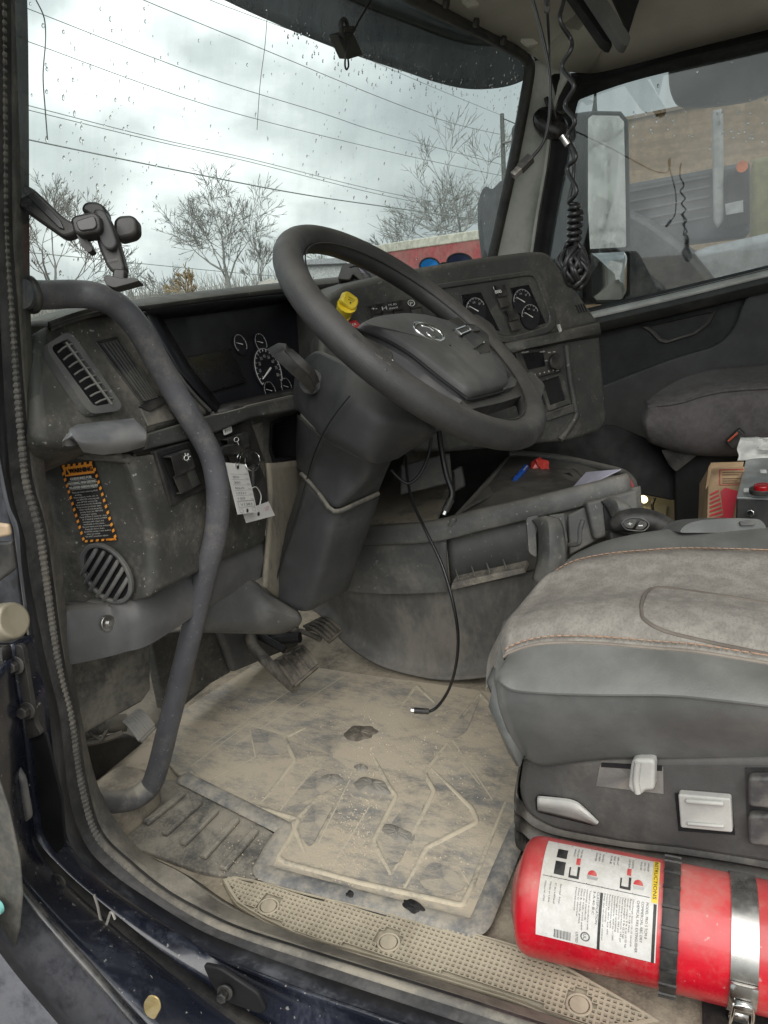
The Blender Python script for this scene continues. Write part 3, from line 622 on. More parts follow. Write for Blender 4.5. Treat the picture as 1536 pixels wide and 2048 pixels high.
f = quad(*CPN.many([(690, 603), (710, 610), (714, 598), (697, 588)], .0565)); T = Text(); T.put('PARKING', f, .5, .62, .22, fit=.75, al='C'); T.put('BRAKE', f, .5, .34, .22, fit=.6, al='C'); T.bar(f, .45, .0, .6, .2); T.build('lettering', m_ink, kb2)
dg = slab('danger_tag', CPN.many([(672, 648), (712, 640), (722, 652), (724, 668), (690, 668)], .014), .002, m_red, dash, bevel=0)
f = quad(*CPN.many([(680, 660), (716, 652), (712, 641), (676, 648)], .0155)); Text().put('DANGER', f, .5, .2, .62, fit=.92, al='C').build('lettering', m_white, dg)

# ------------------------------------------------------------------ warning sticker on the lower fascia
wsk = L1.many([(166, 1085), (235, 1080), (187, 922), (119, 931)], .003)
st = tag(slab('warning_sticker', wsk, .0006, m_ink, None, bevel=0), 'black and orange warning sticker with striped border on the lower dash', 'sticker')
f = quad(*L1.many([(166, 1085), (235, 1080), (187, 922), (119, 931)], .0036)); f9 = quad(*L1.many([(166, 1085), (235, 1080), (187, 922), (119, 931)], .0042))
T = Text(); T.bar(f, .07, .855, .93, .972)
for i in range(12):
    v = .02+i*.077
    for u0 in (.0, .925): T.mb.add([f(u0, v), f(u0+.075, v+.02), f(u0+.075, v+.055), f(u0, v+.035)], [[0, 1, 2, 3]])
for i in range(6):
    u = .05+i*.16
    for v0 in (.0, .972): T.mb.add([f(u, v0), f(u+.08, v0), f(u+.11, v0+.028), f(u+.03, v0+.028)], [[0, 1, 2, 3]])
T.bar(f, .68, 0, .97, .025)
T.build('orange_print', m_orange, st)
T = Text(); [T.put('WARNING', f9, .56+d, .885+e, .078, fit=.68, al='C') for d in (-.012, 0, .012) for e in (0, .004)]; T.mb.add([f9(.10, .875), f9(.20, .875), f9(.15, .95)], [[0, 1, 2]]); T.build('heading', m_ink, st)
T = Text()
for d in (-.008, 0, .008): T.put('GUIDELINES FOR', f, .5+d, .80, .045, fit=.62, al='C'); T.put('ENTERING AND EXITING', f, .5+d, .745, .045, fit=.82, al='C'); T.put('TO AVOID SERIOUS INJURY', f, .5+d, .69, .045, fit=.84, al='C')
for v in (.792, .737, .682): T.bar(f, .12, v-.004, .88, v)
for i, (s, w) in enumerate([('Face cab when entering AND', .74), ('exiting.', .2), ('Place papers, tools, etc. in', .7), ('cab BEFORE entering cab', .66), ('and AFTER exiting cab.', .6), ('Keep hands free for handholds.', .74), ('Keep hands and shoes clean', .7), ('(clear hands and shoes for', .66), ('grease, mud, etc. BEFORE', .66), ('entering or exiting.', .46), ('Keep 3-Point (2 hands & 1 foot', .78), ('or 1 hand & 2 feet) in FIRM', .72), ('contact with steps and', .6), ('handholds at ALL times.', .6), ('Be sure where you step and grab.', .8), ('Keep the doors clean.', .56), ('Be EXTRA careful in rainy weather.', .78), ('when icy outside.', .4), ('Do NOT jump from vehicle.', .66)]):
    T.put(s, f, .13 if i not in (1, 3, 4, 7, 8, 9, 11, 12, 13, 15, 17) else .18, .635-i*.0318, .026, fit=w)
T.build('lettering', M('dull_print', (.6, .6, .57), .6, grain=0), st)

# ------------------------------------------------------------------ steering wheel and column
WC = V(1.06, .414, .718); th_ = .842
wn = V(0, -math.cos(th_), math.sin(th_)); wa = V(1, 0, 0); wb = np.cross(wn, wa)
WP = Pl(WC, wn); RW = .212
sw = thing('steering_wheel', 'dark four-spoke steering wheel with oval badge and thumb buttons', 'steering wheel')
mb = MB(); n1, n2 = 96, 20; vs = []
for i in range(n1):
    a = 2*math.pi*i/n1; er = math.cos(a)*wa+math.sin(a)*wb
    for j in range(n2):
        b = 2*math.pi*j/n2; vs.append(WC+er*(RW+.0208*math.cos(b))+wn*.0200*math.sin(b))
mb.add(vs, [[i*n2+j, i*n2+(j+1) % n2, (i+1) % n1*n2+(j+1) % n2, (i+1) % n1*n2+j] for i in range(n1) for j in range(n2)])
rim = mb.build('rim', m_rim, sw, sharp=0)
ss = [WC+(RW-.0225*.25)*(math.cos(a)*wa+math.sin(a)*wb)+wn*.0212 for a in np.linspace(0, 2*math.pi, 97)[:-1]]
ss = [WC+(RW-.0207)*(math.cos(a)*wa+math.sin(a)*wb)+wn*.0095 for a in np.linspace(0, 2*math.pi, 97)[:-1]]
MB().tube(ss, .0012, 5, closed=True).build('seam', m_dark, rim, sharp=0)
def plate(name, px, th, off, mat, bev=.004, rr=.01, par=sw, **k):
    return slab(name, rnd(WP.many(px, off), rr), th, mat, par, bevel=bev, seg=4, **k)
# carrier plates between hub and rim
plate('spoke', [(868, 652), (905, 636), (955, 628), (985, 648), (1008, 690), (990, 706), (962, 712), (905, 668)], .022, .006, m_rim, .008)
plate('spoke', [(700, 662), (742, 652), (790, 690), (800, 740), (760, 742), (735, 712), (690, 690)], .022, .0, m_rim, .008)
plate('spoke', [(930, 800), (1010, 768), (1064, 742), (1090, 770), (1082, 800), (1050, 790), (1000, 806), (925, 822), (880, 812), (905, 796)], .022, .004, m_rim, .008)
plate('spoke', [(760, 690), (800, 700), (930, 796), (925, 815), (895, 822), (862, 800), (800, 760), (752, 716)], .018, .001, M('spoke_metal', (.13, .13, .14), .42, metal=.3, grain=.1, dust=.2), .006)
# hub cover
ho = WP.many([(703, 664), (738, 647), (795, 640), (838, 643), (893, 657), (980, 722), (1004, 756), (1008, 778), (1002, 786), (937, 803), (924, 798), (813, 712), (752, 677)], .004)
ho = rnd(ho, .016); hc = np.mean(ho, 0)
def scale(P, k, d): return [hc+(p-hc)*k+wn*d for p in P]
hub = loft('hub_cover', [scale(ho, 1.0, -.04), scale(ho, 1.0, .004), scale(ho, .985, .012), scale(ho, .95, .016), scale(ho, .7, .019), scale(ho, .35, .021), scale(ho, .02, .0215)], m_hub, sw, cu=True, sharp=60)
tube('hub_groove', [p+wn*.006+(p-hc)*.006 for p in [WP(*q, .004) for q in [(703, 666), (752, 680), (813, 714), (868, 758), (924, 800), (937, 805), (1002, 788)]]], .0022, m_black, sw, n=6, sm=4)
eo = WP(858, 664, .0245); ea = WP(886, 679, .0245)-eo; eb = (WP(866, 655, .0245)-eo)
emb = MB().tube(ell(eo, ea, eb, 40), .0026, 8, closed=True).tube([eo-.62*ea+.30*eb, eo-.2*ea+.72*eb, eo+.2*ea+.4*eb], .0022, 6).tube([eo-.1*ea-.35*eb, eo+.3*ea-.6*eb, eo+.65*ea-.25*eb], .0022, 6).build('badge', m_chrome, sw, sharp=0)
slab('badge_plate', ell(eo-wn*.002, ea*.95, eb*.95), .001, M('badge_grey', (.12, .12, .125), .4, metal=.4, grain=0), sw, bevel=0)
f = quad(*WP.many([(940, 768), (975, 757), (970, 748), (934, 758)], .0185)); Text().put('SRS AIRBAG', f, .5, .2, .5, fit=1, al='C').build('lettering', M('emboss', (.035, .037, .037), .6, grain=0), sw)
plate('button_pod', [(902, 658), (935, 645), (950, 648), (978, 668), (982, 702), (956, 714)], .03, .024, m_dark, .004, .006)
for px in ([(909, 659), (930, 650), (944, 661), (922, 670)], [(934, 649), (950, 650), (962, 660), (948, 661)], [(926, 672), (946, 663), (974, 680), (950, 696)]):
    plate('thumb_button', px, .006, .028, m_sw, .0015, .003)
MB().tube(WP.many([(911, 659), (930, 652), (941, 660), (922, 668)], .0290), .0014, 6, closed=True).build('button_ring', m_chrome, sw)
plate('button_pod', [(700, 664), (736, 674), (776, 694), (788, 706), (790, 736), (776, 742), (742, 706), (712, 684)], .02, .014, m_dark, .004, .006)
for px in ([(704, 666), (728, 674), (742, 690), (722, 682)], [(742, 690), (758, 696), (768, 720), (752, 708)], [(762, 698), (784, 708), (784, 732), (772, 722)]):
    plate('thumb_button', px, .006, .0185, m_sw, .0015, .003)
plate('thumb_button', [(1008, 762), (1024, 752), (1034, 760), (1030, 772), (1006, 780)], .012, .014, m_sw, .003, .004)
f = quad(*WP.many([(782, 726), (790, 724), (788, 714), (780, 716)], .0195)); T = Text(); T.put('<', f, .3, .2, .8); f = quad(*WP.many([(966, 690), (974, 686), (970, 678), (962, 682)], .0290)); T.put('<', f, .3, .2, .8); T.build('button_marks', m_white, sw)
plate('lower_clip', [(876, 796), (905, 790), (925, 800), (918, 808), (886, 806)], .006, .008, M('clip_metal', (.25, .25, .25), .35, metal=.6, grain=0), .002, .004)

col = thing('steering_column', 'grey moulded steering column shroud leaning down to the cab floor', 'steering column')
def sect(pts, dep):                           # cross-section from its visible outline, closed round the back
    return [ud(x, y, d) for (x, y), d in zip(pts, dep)]
# faceted mouldings: left-back, left-front edge, front edge, right-front edge, right-back
def shell(name, u, dp, mat=m_col, bev=.010):
    rows = [sect(a, b) for a, b in zip(u, dp)]
    bl_, br_ = (rows[1][0]-EYE)*.10, (rows[1][-1]-EYE)*.12
    def fil(r): return [r[0]+bl_, r[0]]+[q for i in range(1, len(r)-1) for q in rnd([r[i-1], r[i], r[i+1]], [0, bev*1.6, 0], 4)[1:-1]]+rnd([r[-2], r[-1], r[-1]+br_], [0, bev*1.6, 0], 4)[1:-1]+[r[-1]+br_]
    rows = [fil(r) for r in rows]
    rows = [[p+(p-EYE)*.06 for p in rows[0]]]+rows+[[p+(p-EYE)*.06 for p in rows[-1]]]
    k = len(rows)
    cols = [[c[0]]+cat(c[1:-1], 5)+[c[-1]] for c in zip(*rows)]
    return MB().rows([list(q) for q in zip(*cols)]).build(name, mat, col, sharp=0)
u = [[(598, 728), (634, 698), (715, 735), (800, 800), (872, 850)],
     [(590, 752), (600, 748), (690, 800), (770, 842), (868, 870)],
     [(586, 792), (594, 792), (652, 852), (742, 905), (822, 900)],
     [(590, 822), (598, 822), (643, 872), (746, 930), (795, 918)]]
dp = [[1.27, 1.20, 1.14, 1.13, 1.16], [1.29, 1.25, 1.13, 1.11, 1.16], [1.31, 1.28, 1.16, 1.13, 1.20], [1.32, 1.295, 1.18, 1.15, 1.215]]
shell('upper_shroud', u, dp, bev=.014)
u = [[(594, 828), (602, 832), (646, 874), (742, 926), (786, 915)], [(592, 900), (602, 905), (626, 915), (728, 965), (772, 945)], [(594, 938), (604, 944), (613, 955), (669, 1020), (757, 984)]]
dp = [[1.34, 1.31, 1.20, 1.17, 1.235], [1.36, 1.33, 1.26, 1.20, 1.26], [1.37, 1.34, 1.30, 1.235, 1.29]]
shell('middle_shroud', u, dp, bev=.012)
u = [[(606, 950), (610, 956), (614, 962), (669, 1026), (760, 990)], [(582, 1026), (586, 1032), (590, 1040), (652, 1092), (746, 1035)], [(554, 1110), (558, 1116), (562, 1124), (634, 1162), (728, 1085)], [(534, 1182), (540, 1188), (546, 1198), (610, 1227), (696, 1180)]]
dp = [[1.34, 1.32, 1.30, 1.245, 1.295], [1.36, 1.34, 1.32, 1.27, 1.31], [1.375, 1.355, 1.335, 1.295, 1.335], [1.40, 1.38, 1.36, 1.33, 1.37]]
shell('lower_cover', u, dp, bev=.012)
tube('lip', [sect([p], [d-.004])[0] for p, d in [((603, 948), 1.33), ((612, 957), 1.30), ((640, 990), 1.27), ((669, 1023), 1.237), ((715, 1006), 1.262), ((757, 987), 1.288)]], .004, m_dusty, col, n=8, sm=3)
seamline = [ud(x, y, d-.004) for x, y, d in [(700, 792, 1.118), (690, 803, 1.118), (668, 832, 1.132), (655, 852, 1.148), (643, 874, 1.175), (626, 915, 1.255), (613, 960, 1.294), (590, 1040, 1.316), (562, 1124, 1.331), (546, 1196, 1.356)]]
tube('seam', seamline, .0012, m_black, col, n=5, sm=4)
for sx, sy, d in ((655, 1128, 1.295), (690, 1082, 1.275), (648, 1118, 1.29)):
    pts = [ud(sx+dx, sy+dy, d-.004) for dx, dy in ((-4, -10), (1, -9), (4, 0), (6, 8), (0, 10), (-3, 2))]
scr = MB()
for k in range(9):
    x = 648+rng.uniform(-30, 30); y = 1120+rng.uniform(-45, 40); l = rng.uniform(4, 12)
# stalk
sk = loft('stalk', [[ud(x, y, d) for x, y, d in r] for r in [[(538, 702, 1.16), (560, 690, 1.155), (575, 692, 1.15)], [(546, 712, 1.155), (572, 700, 1.15), (580, 702, 1.145)], [(575, 738, 1.155), (600, 724, 1.15), (606, 728, 1.145)], [(600, 758, 1.17), (618, 742, 1.16), (624, 746, 1.155)], [(624, 782, 1.19), (632, 770, 1.18), (634, 768, 1.175)]]], m_dark, col, smv=4, solid=.012, off=0, bevel=.002)
sb = ud(622, 765, 1.205)
MB().disc(sb, -FW, .020, .012, 28).build('stalk_boot', m_col, col, bevel=.003)
# ------------------------------------------------------------------ grab handle in the doorway
gh = thing('grab_handle', 'long bent grey grab handle beside the driver door opening', 'grab handle')
hp = [(40, 588, .64), (90, 590, .68), (150, 588, .72), (195, 593, .74), (236, 613, .765), (278, 658, .785), (324, 740, .81), (376, 828, .83), (398, 864, .84), (420, 906, .847), (432, 952, .85), (436, 1005, .85), (431, 1069, .849), (412, 1147, .843), (389, 1240, .832), (363, 1346, .815), (337, 1450, .795), (316, 1535, .777), (298, 1576, .768), (266, 1598, .745), (225, 1604, .71), (190, 1606, .68)]
tube('bar', [ux(*p) for p in hp], .0163, M('handle_bar', (.085, .086, .096), .42, dust=.4, ds=12, speck=.2, grain=.12, up=.12, thr=.57), gh, n=20, sm=6)
tube('sandy_end', [ux(*p) for p in hp[-4:]], .0166, M('sandy_bar', (.095, .096, .102), .5, dust=.35, ds=12, grain=.3, up=.75, thr=.55, dcol=(.40, .36, .29)), gh, n=20, sm=6)
MB().disc(ux(52, 590, .652), (1, -.3, 0), .021, .010, 28).build('mount', m_dark, gh, bevel=.004)

# ------------------------------------------------------------------ floor: ribbed entry mat, rubber mat, tread plate
em = rnd([uz(*p, .004) for p in [(215, 1640), (262, 1598), (322, 1556), (362, 1560), (520, 1646), (560, 1672), (520, 1760), (400, 1742), (262, 1690)]], .02)
mt_ = thing('entry_mat', 'short grey textured entry mat with raised cross ribs beside the handle', 'mat')
slab('pad', em, .010, m_entry, mt_, bevel=.003)
mb = MB()
for a, b in [((369, 1588), (292, 1650)), ((401, 1606), (328, 1672)), ((433, 1624), (365, 1692)), ((474, 1642), (406, 1718)), ((512, 1664), (446, 1742))]:
    A, B = uz(*a, .006), uz(*b, .006); d = (B-A)/np.linalg.norm(B-A); s = np.cross(d, V(0, 0, 1))*.006
    mb.prism([A-s, A+s, B+s, B-s], V(0, 0, .007))
mb.build('ribs', m_entry, mt_, bevel=.002)
fm = thing('floor_mat', 'large sand-covered rubber floor mat with chevron ribs under the wheel', 'floor mat')
mo = [(510, 1742), (960, 1867), (1030, 1672), (1075, 1560), (1120, 1420), (1010, 1387), (800, 1358), (640, 1335), (560, 1322), (505, 1330), (440, 1372), (362, 1421), (318, 1500), (352, 1545), (560, 1652), (548, 1672)]
MZ = .006
g2 = []
mpts = [uz(x, y, MZ+.004) for x, y in mo]
for p in mpts: p[2] = MZ+.004
slab('sheet', rnd(mpts, [.012, .02, 0, 0, 0, 0, 0, 0, 0, 0, 0, 0, .02, .01, .012, .01]), .008, m_mat, fm, bevel=.002)
def rib(name, px, w, h, par, closed=False, mat=m_mat, z=MZ+.0035):
    P = [uz(x, y, z) for x, y in px]
    P = [P[0]]+[q for i in range(1, len(P)-1) for q in rnd([P[i-1], P[i], P[i+1]], [0, .006, 0], 3)[1:-1]]+[P[-1]]
    for p in P: p[2] = z
    k = len(P); rows = []
    for i, p in enumerate(P):
        t = P[min(i+1, k-1)]-P[max(i-1, 0)]; t /= np.linalg.norm(t); s = np.cross(t, V(0, 0, 1))
        h_ = h if 0 < i < k-1 else h*.15; w_ = w if 0 < i < k-1 else w*.6
        rows.append([p-s*w_, p-s*w_*.72+V(0, 0, h_*.8), p-s*w_*.3+V(0, 0, h_), p+s*w_*.3+V(0, 0, h_), p+s*w_*.72+V(0, 0, h_*.8), p+s*w_])
    return MB().rows(rows).build(name, mat, par, sharp=60)
rib('rim', [(362, 1552), (372, 1558), (470, 1607), (572, 1658), (566, 1668), (548, 1694), (524, 1738), (534, 1748), (740, 1803), (948, 1858), (962, 1842), (1000, 1750), (1036, 1664), (1082, 1560)], .0145, .0055, fm, mat=M('rim_rubber', (.17, .175, .18), .7, dust=.75, ds=9, grain=.4, gs=300, dcol=(.46, .41, .32), thr=.49))
m_ribsand = M('rib_rubber', (.20, .20, .19), .8, dust=.95, ds=9, grain=.5, gs=300, dcol=(.52, .46, .35), thr=.42)
for px in [[(382, 1543), (412, 1569), (500, 1612), (598, 1640), (580, 1678), (556, 1716), (570, 1726), (722, 1767), (925, 1812), (945, 1770), (1011, 1604)],
           [(511, 1515), (498, 1449)], [(498, 1449), (575, 1470)], [(511, 1515), (420, 1560)],
           [(524, 1604), (590, 1523), (569, 1477), (612, 1455)], [(560, 1622), (640, 1520)],
           [(747, 1513), (778, 1574), (793, 1594), (747, 1684), (783, 1751)], [(610, 1706), (585, 1650), (635, 1594)],
           [(783, 1751), (869, 1584), (849, 1548), (894, 1487)], [(808, 1777), (854, 1696), (955, 1645), (945, 1619), (864, 1538)],
           [(915, 1731), (940, 1772)], [(940, 1772), (1011, 1604)], [(808, 1406), (833, 1371), (869, 1406)], [(808, 1406), (780, 1450)], [(894, 1477), (960, 1388), (1006, 1437)],
           [(382, 1533), (498, 1447)], [(410, 1500), (640, 1338)], [(470, 1490), (700, 1345)], [(640, 1338), (1005, 1388)], [(905, 1480), (985, 1600)], [(894, 1487), (960, 1570)], [(660, 1740), (747, 1600)], [(635, 1690), (700, 1560)], [(1006, 1437), (1030, 1480)]]:
    rib('rib', px, .0042, .0036, fm, mat=m_ribsand)
# bare worn lozenges where boots have rubbed the dust away
m_bare = M('worn_rubber', (.17, .18, .185), .6, dust=.85, ds=11, grain=.3, gs=350, thr=.46, dcol=(.46, .40, .31), streak=(2, .8, 1))
for px in ([(500, 1452), (572, 1472), (584, 1506), (512, 1512)], [(620, 1700), (592, 1655), (640, 1600), (668, 1610), (640, 1660)], [(756, 1690), (800, 1620), (850, 1600), (836, 1650), (790, 1742)], [(880, 1480), (950, 1398), (958, 1400), (930, 1470)], [(560, 1620), (640, 1530), (690, 1560), (640, 1590)], [(860, 1720), (905, 1735), (935, 1775), (900, 1790), (830, 1772)]):
    P = [uz(x, y, MZ+.0055) for x, y in px]
    slab('worn_patch', rnd(P, .03), .0008, m_bare, fm, bevel=0)
def lump(name, c, r, h, mat, seed, n=44, k=5, ax=(1, 0), el=1.0):
    q = random.Random(seed); rows = []
    ph = [(q.uniform(0, 6.3), q.uniform(.4, 1)) for _ in range(9)]; prof = [1+sum(.20/(k_+1)**.9*w_*math.sin((k_+2)*2*math.pi*i/n+p_) for k_, (p_, w_) in enumerate(ph)) for i in range(n)]
    ax = np.array(ax, float)/np.linalg.norm(ax); ay = V(-ax[1], ax[0])
    for j in range(k+1):
        t = j/k; row = []
        for i in range(n):
            a = 2*math.pi*i/n; rr = r*(prof[i]*(1-t)+t)*(1-t)**.6+1e-4; w = rr*math.cos(a)*el*ax+rr*math.sin(a)*ay
            row.append(V(c[0]+w[0], c[1]+w[1], c[2]+h*math.sin(t*math.pi/2)*(1+q.uniform(-.35, .35)) if j else c[2]))
        rows.append(row)
    return MB().rows(rows, True).build(name, mat, None, sub=1, sharp=0)
m_mud = M('wet_mud', (.115, .10, .082), .6, dust=.7, ds=45, grain=1, gs=120, thr=.55)
m_mud2 = M('grey_mud', (.20, .19, .17), .7, dust=.6, ds=50, grain=1, gs=140)
for i, (x, y, r, h, mm, lb, el) in enumerate([(720, 1466, .024, .004, m_mud, 'dark wet mud patch on the middle of the floor mat', 1.25), (745, 1572, .020, .006, m_mud2, 'grey crumbly mud clod below the dark wet patch', 1.5), (664, 1558, .012, .005, m_mud2, 'small pale mud clod left of the wet patch', 1.6), (795, 1668, .016, .005, m_mud2, 'pale flaking mud clod in the chevron near the tread plate', 1.7), (722, 1536, .010, .005, m_mud2, 'tiny mud clod just under the dark wet patch', 1.2), (700, 1788, .008, .0012, m_ink, 'black water drop on the mat border', 1.3), (826, 1812, .013, .0012, m_ink, 'long black wet stain on the mat border beside the tread plate', 2.2)]):
    o = lump('mud_clod' if i < 5 else 'wet_stain', uz(x, y, MZ+.004 if i < 5 else .0152), r*(1 if i < 5 else .62), h, mm, i, ax=(.3, 1), el=el); tag(o, lb, 'mud' if i < 5 else 'stain')
mb = MB(); q = random.Random(4)
for i in range(900):
    x, y = (q.gauss(700, 28), q.gauss(1660, 55)) if i < 260 else (q.uniform(420, 980), q.uniform(1400, 1800))
    p = uz(x, y, MZ+.004); r = q.uniform(.0006, .0016)
    mb.add([p+V(r, 0, 0), p+V(-r*.6, r, 0), p+V(-r*.5, -r, 0), p+V(0, 0, r*1.3)], [[0, 1, 3], [1, 2, 3], [2, 0, 3]])
struct(mb.build('sand_grains', M('sand', (.5, .43, .33), .9, grain=0), None, smooth=False), 'stuff')

# perforated tread plate with three fastener caps
tp = thing('tread_plate', 'sandy perforated tread plate with round fastener caps along the door sill', 'tread plate')
po = [(440, 1752), (500, 1762), (548, 1774), (610, 1790), (760, 1826), (900, 1858), (1026, 1892), (1120, 1930), (1209, 1981), (1330, 2052), (1180, 2062), (1026, 1998), (870, 1950), (700, 1902), (600, 1874), (530, 1842), (470, 1806)]
poly = np.array([uz(x, y, .008)[:2] for x, y in po])
def inside(p, Q):
    c = False; n = len(Q)
    for i in range(n):
        a, b = Q[i], Q[i-1]
        if (a[1] > p[1]) != (b[1] > p[1]) and p[0] < (b[0]-a[0])*(p[1]-a[1])/(b[1]-a[1])+a[0]: c = not c
    return c
pp = rnd([V(*p, .006) for p in poly], .012)
slab('base', pp, .008, m_plate, tp, bevel=.001)
caps = [(537, 1812), (777, 1884), (1158, 2009)]
cw = [uz(x, y, .008)[:2] for x, y in caps]
mb = MB(); st_ = .0068; d0 = poly.mean(0)
ix = (poly[10]-poly[15]); ix /= np.linalg.norm(ix); ex = V(ix[0], ix[1]); ey = V(-ix[1], ix[0])
n_ = 0
for i in range(-66, 66):
    for j in range(-20, 20):
        c = d0+ex*i*st_+ey*j*st_
        ok = all(inside(c+ex*a*st_*.5+ey*b*st_*.5, poly) for a in (-1, 1) for b in (-1, 1)) and all(np.linalg.norm(c-w) > .0165 for w in cw)
        if not ok: continue
        o4 = [V(*(c+ex*a*st_*.5+ey*b*st_*.5), .0115) for a, b in ((-1, -1), (1, -1), (1, 1), (-1, 1))]
        i4 = [V(*(c+ex*a*st_*.29+ey*b*st_*.29), .0115) for a, b in ((-1, -1), (1, -1), (1, 1), (-1, 1))]
        b4 = [V(*(c+ex*a*st_*.24+ey*b*st_*.24), .0085) for a, b in ((-1, -1), (1, -1), (1, 1), (-1, 1))]
        mb.add(o4+i4+b4, [[0, 1, 5, 4], [1, 2, 6, 5], [2, 3, 7, 6], [3, 0, 4, 7], [4, 5, 9, 8], [5, 6, 10, 9], [6, 7, 11, 10], [7, 4, 8, 11]], 0); mb.add(b4, [[0, 1, 2, 3]], 1)
mb.build('grille', [m_plate, m_hole], tp, sharp=30)
bord = []
ring('border', [p+V(0, 0, .006) for p in pp], [p+(V(*d0, .006)-p)*.03+V(0, 0, .006) for p in pp], .003, m_plate, tp)
for x, y in caps:
    c = uz(x, y, .012); c[2] = .0085
    MB().tube([c+V(.0132*math.cos(a), .0132*math.sin(a), .003) for a in np.linspace(0, 2*math.pi, 33)[:-1]], .0018, 8, closed=True).disc(c, (0, 0, 1), .0105, .0045, 28).build('fastener_cap', m_plate, tp, bevel=.001)
# sill between tread plate and seal, with dusty lip
sl_px = [(300, 1712), (380, 1752), (450, 1800), (540, 1846), (700, 1906), (870, 1956), (1026, 2003), (1180, 2052), (1400, 2125)]
sa = [uz(x, y, .004) for x, y in sl_px]
sb_ = [p+V(-.03, .0, .010) for p in sa]; sc_ = [p+V(-.055, 0, .002) for p in sa]; sd_ = [p+V(-.06, 0, -.05) for p in sa]
for r in (sa, sb_, sc_, sd_):
    pass
struct(loft('sill', [[p+V(.0, 0, -.004) for p in sa], [p+V(-.008, 0, .003) for p in sa], [p+V(-.03, 0, .0) for p in sa]], M('sill_edge', (.17, .165, .155), .75, dust=.8, ds=8, grain=.5, gs=300, dcol=(.40, .35, .27)), sm=4, solid=.004))

# ------------------------------------------------------------------ pedals
def pedal(name, label, pad, th, arm, ra, nrib, mat):
    t = thing(name, label, 'pedal')
    a, b, c, d = [np.array(p) for p in pad]; n = norm_of([a, b, c, d]); bow = .012
    f = lambda u, v: (1-u)*(1-v)*a+u*(1-v)*b+u*v*c+(1-u)*v*d+n*bow*math.sin(math.pi*v)
    rows = [[f(u, v) for u in np.linspace(0, 1, 6)] for v in np.linspace(0, 1, 10)]
    p = loft('pad', rows, mat, t, solid=th, off=-1, bevel=.002)
    mb = MB()
    for i in range(nrib+1):
        u = i/nrib; mb.tube([f(u, v)+n*.002 for v in np.linspace(.02, .98, 9)], .0034, 6)
    mb.tube([f(u, 0) +n*.001 for u in np.linspace(0, 1, 5)], .003, 6).tube([f(u, 1)+n*.001 for u in np.linspace(0, 1, 5)], .003, 6)
    mb.build('ribs', mat, p, sharp=60)
    tube('arm', arm, ra, m_ped2, t, n=8); return t
m_ped = M('pedal_rubber', (.05, .045, .04), .75, dust=.4, ds=14, grain=.6, gs=300, dcol=(.30, .26, .2), thr=.5)
m_ped2 = M('pedal_steel', (.05, .047, .044), .6, metal=.2, dust=.5, ds=9, grain=.3, dcol=(.32, .28, .22))
pedal('brake_pedal', 'worn square brake pedal hanging on a curved arm under the column cowl', [ud(590, 1372, 1.42), ud(636, 1332, 1.44), ud(604, 1294, 1.50), ud(551, 1322, 1.48)], .012, [ud(498, 1262, 1.60), ud(505, 1290, 1.57), ud(528, 1318, 1.53), ud(556, 1345, 1.50), ud(590, 1375, 1.45)], .012, 3, m_ped)
pedal('accelerator_pedal', 'small ribbed accelerator pedal beside the engine tunnel', [ud(658, 1284, 1.56), ud(684, 1262, 1.58), ud(640, 1238, 1.64), ud(608, 1254, 1.62)], .010, [ud(560, 1262, 1.70), ud(600, 1262, 1.66), ud(640, 1278, 1.60)], .006, 4, m_ped)
MB().tube([ud(540, 1280, 1.66), ud(600, 1275, 1.64)], .012, 8).tube([ud(520, 1272, 1.62), ud(570, 1300, 1.6)], .008, 8).build('pedal_box', m_black, bpy.data.objects['brake_pedal'])
pedal('clutch_pedal', 'dusty clutch pedal with a bright ribbed pad behind the grab handle', [ud(282, 1484, 1.22), ud(310, 1455, 1.24), ud(274, 1424, 1.28), ud(248, 1445, 1.26)], .008, [ud(150, 1470, 1.24), ud(200, 1452, 1.25), ud(252, 1445, 1.27)], .015, 6, M('pedal_bright', (.26, .25, .235), .6, dust=.5, ds=12, grain=.5, metal=.2))
tube('arm_web', [ud(165, 1488, 1.23), ud(205, 1480, 1.24), ud(245, 1466, 1.25)], .005, m_ped2, bpy.data.objects['clutch_pedal'], n=6)
tube('arm_brace', [ud(178, 1462, 1.235), ud(202, 1480, 1.235), ud(215, 1458, 1.245)], .004, m_ped2, bpy.data.objects['clutch_pedal'], n=6, sm=0)
slab('dead_pedal_box', [uy(140, 1492, .97), uy(262, 1470, .97), uy(310, 1490, .97), uy(310, 1534, .97), uy(235, 1534, .97), uy(180, 1575, .97)], .03, m_dark, bpy.data.objects['clutch_pedal'], bevel=.006)
hump = rnd([uz(*p, .045) for p in [(150, 1600), (190, 1558), (236, 1524), (292, 1532), (320, 1560), (280, 1600), (230, 1640)]], .02)
struct(slab('floor_step', hump, .05, M('step_sand', (.2, .18, .15), .9, dust=.9, ds=8, grain=.6, gs=300, dcol=(.42, .36, .28), up=.4), bevel=.012, seg=4))

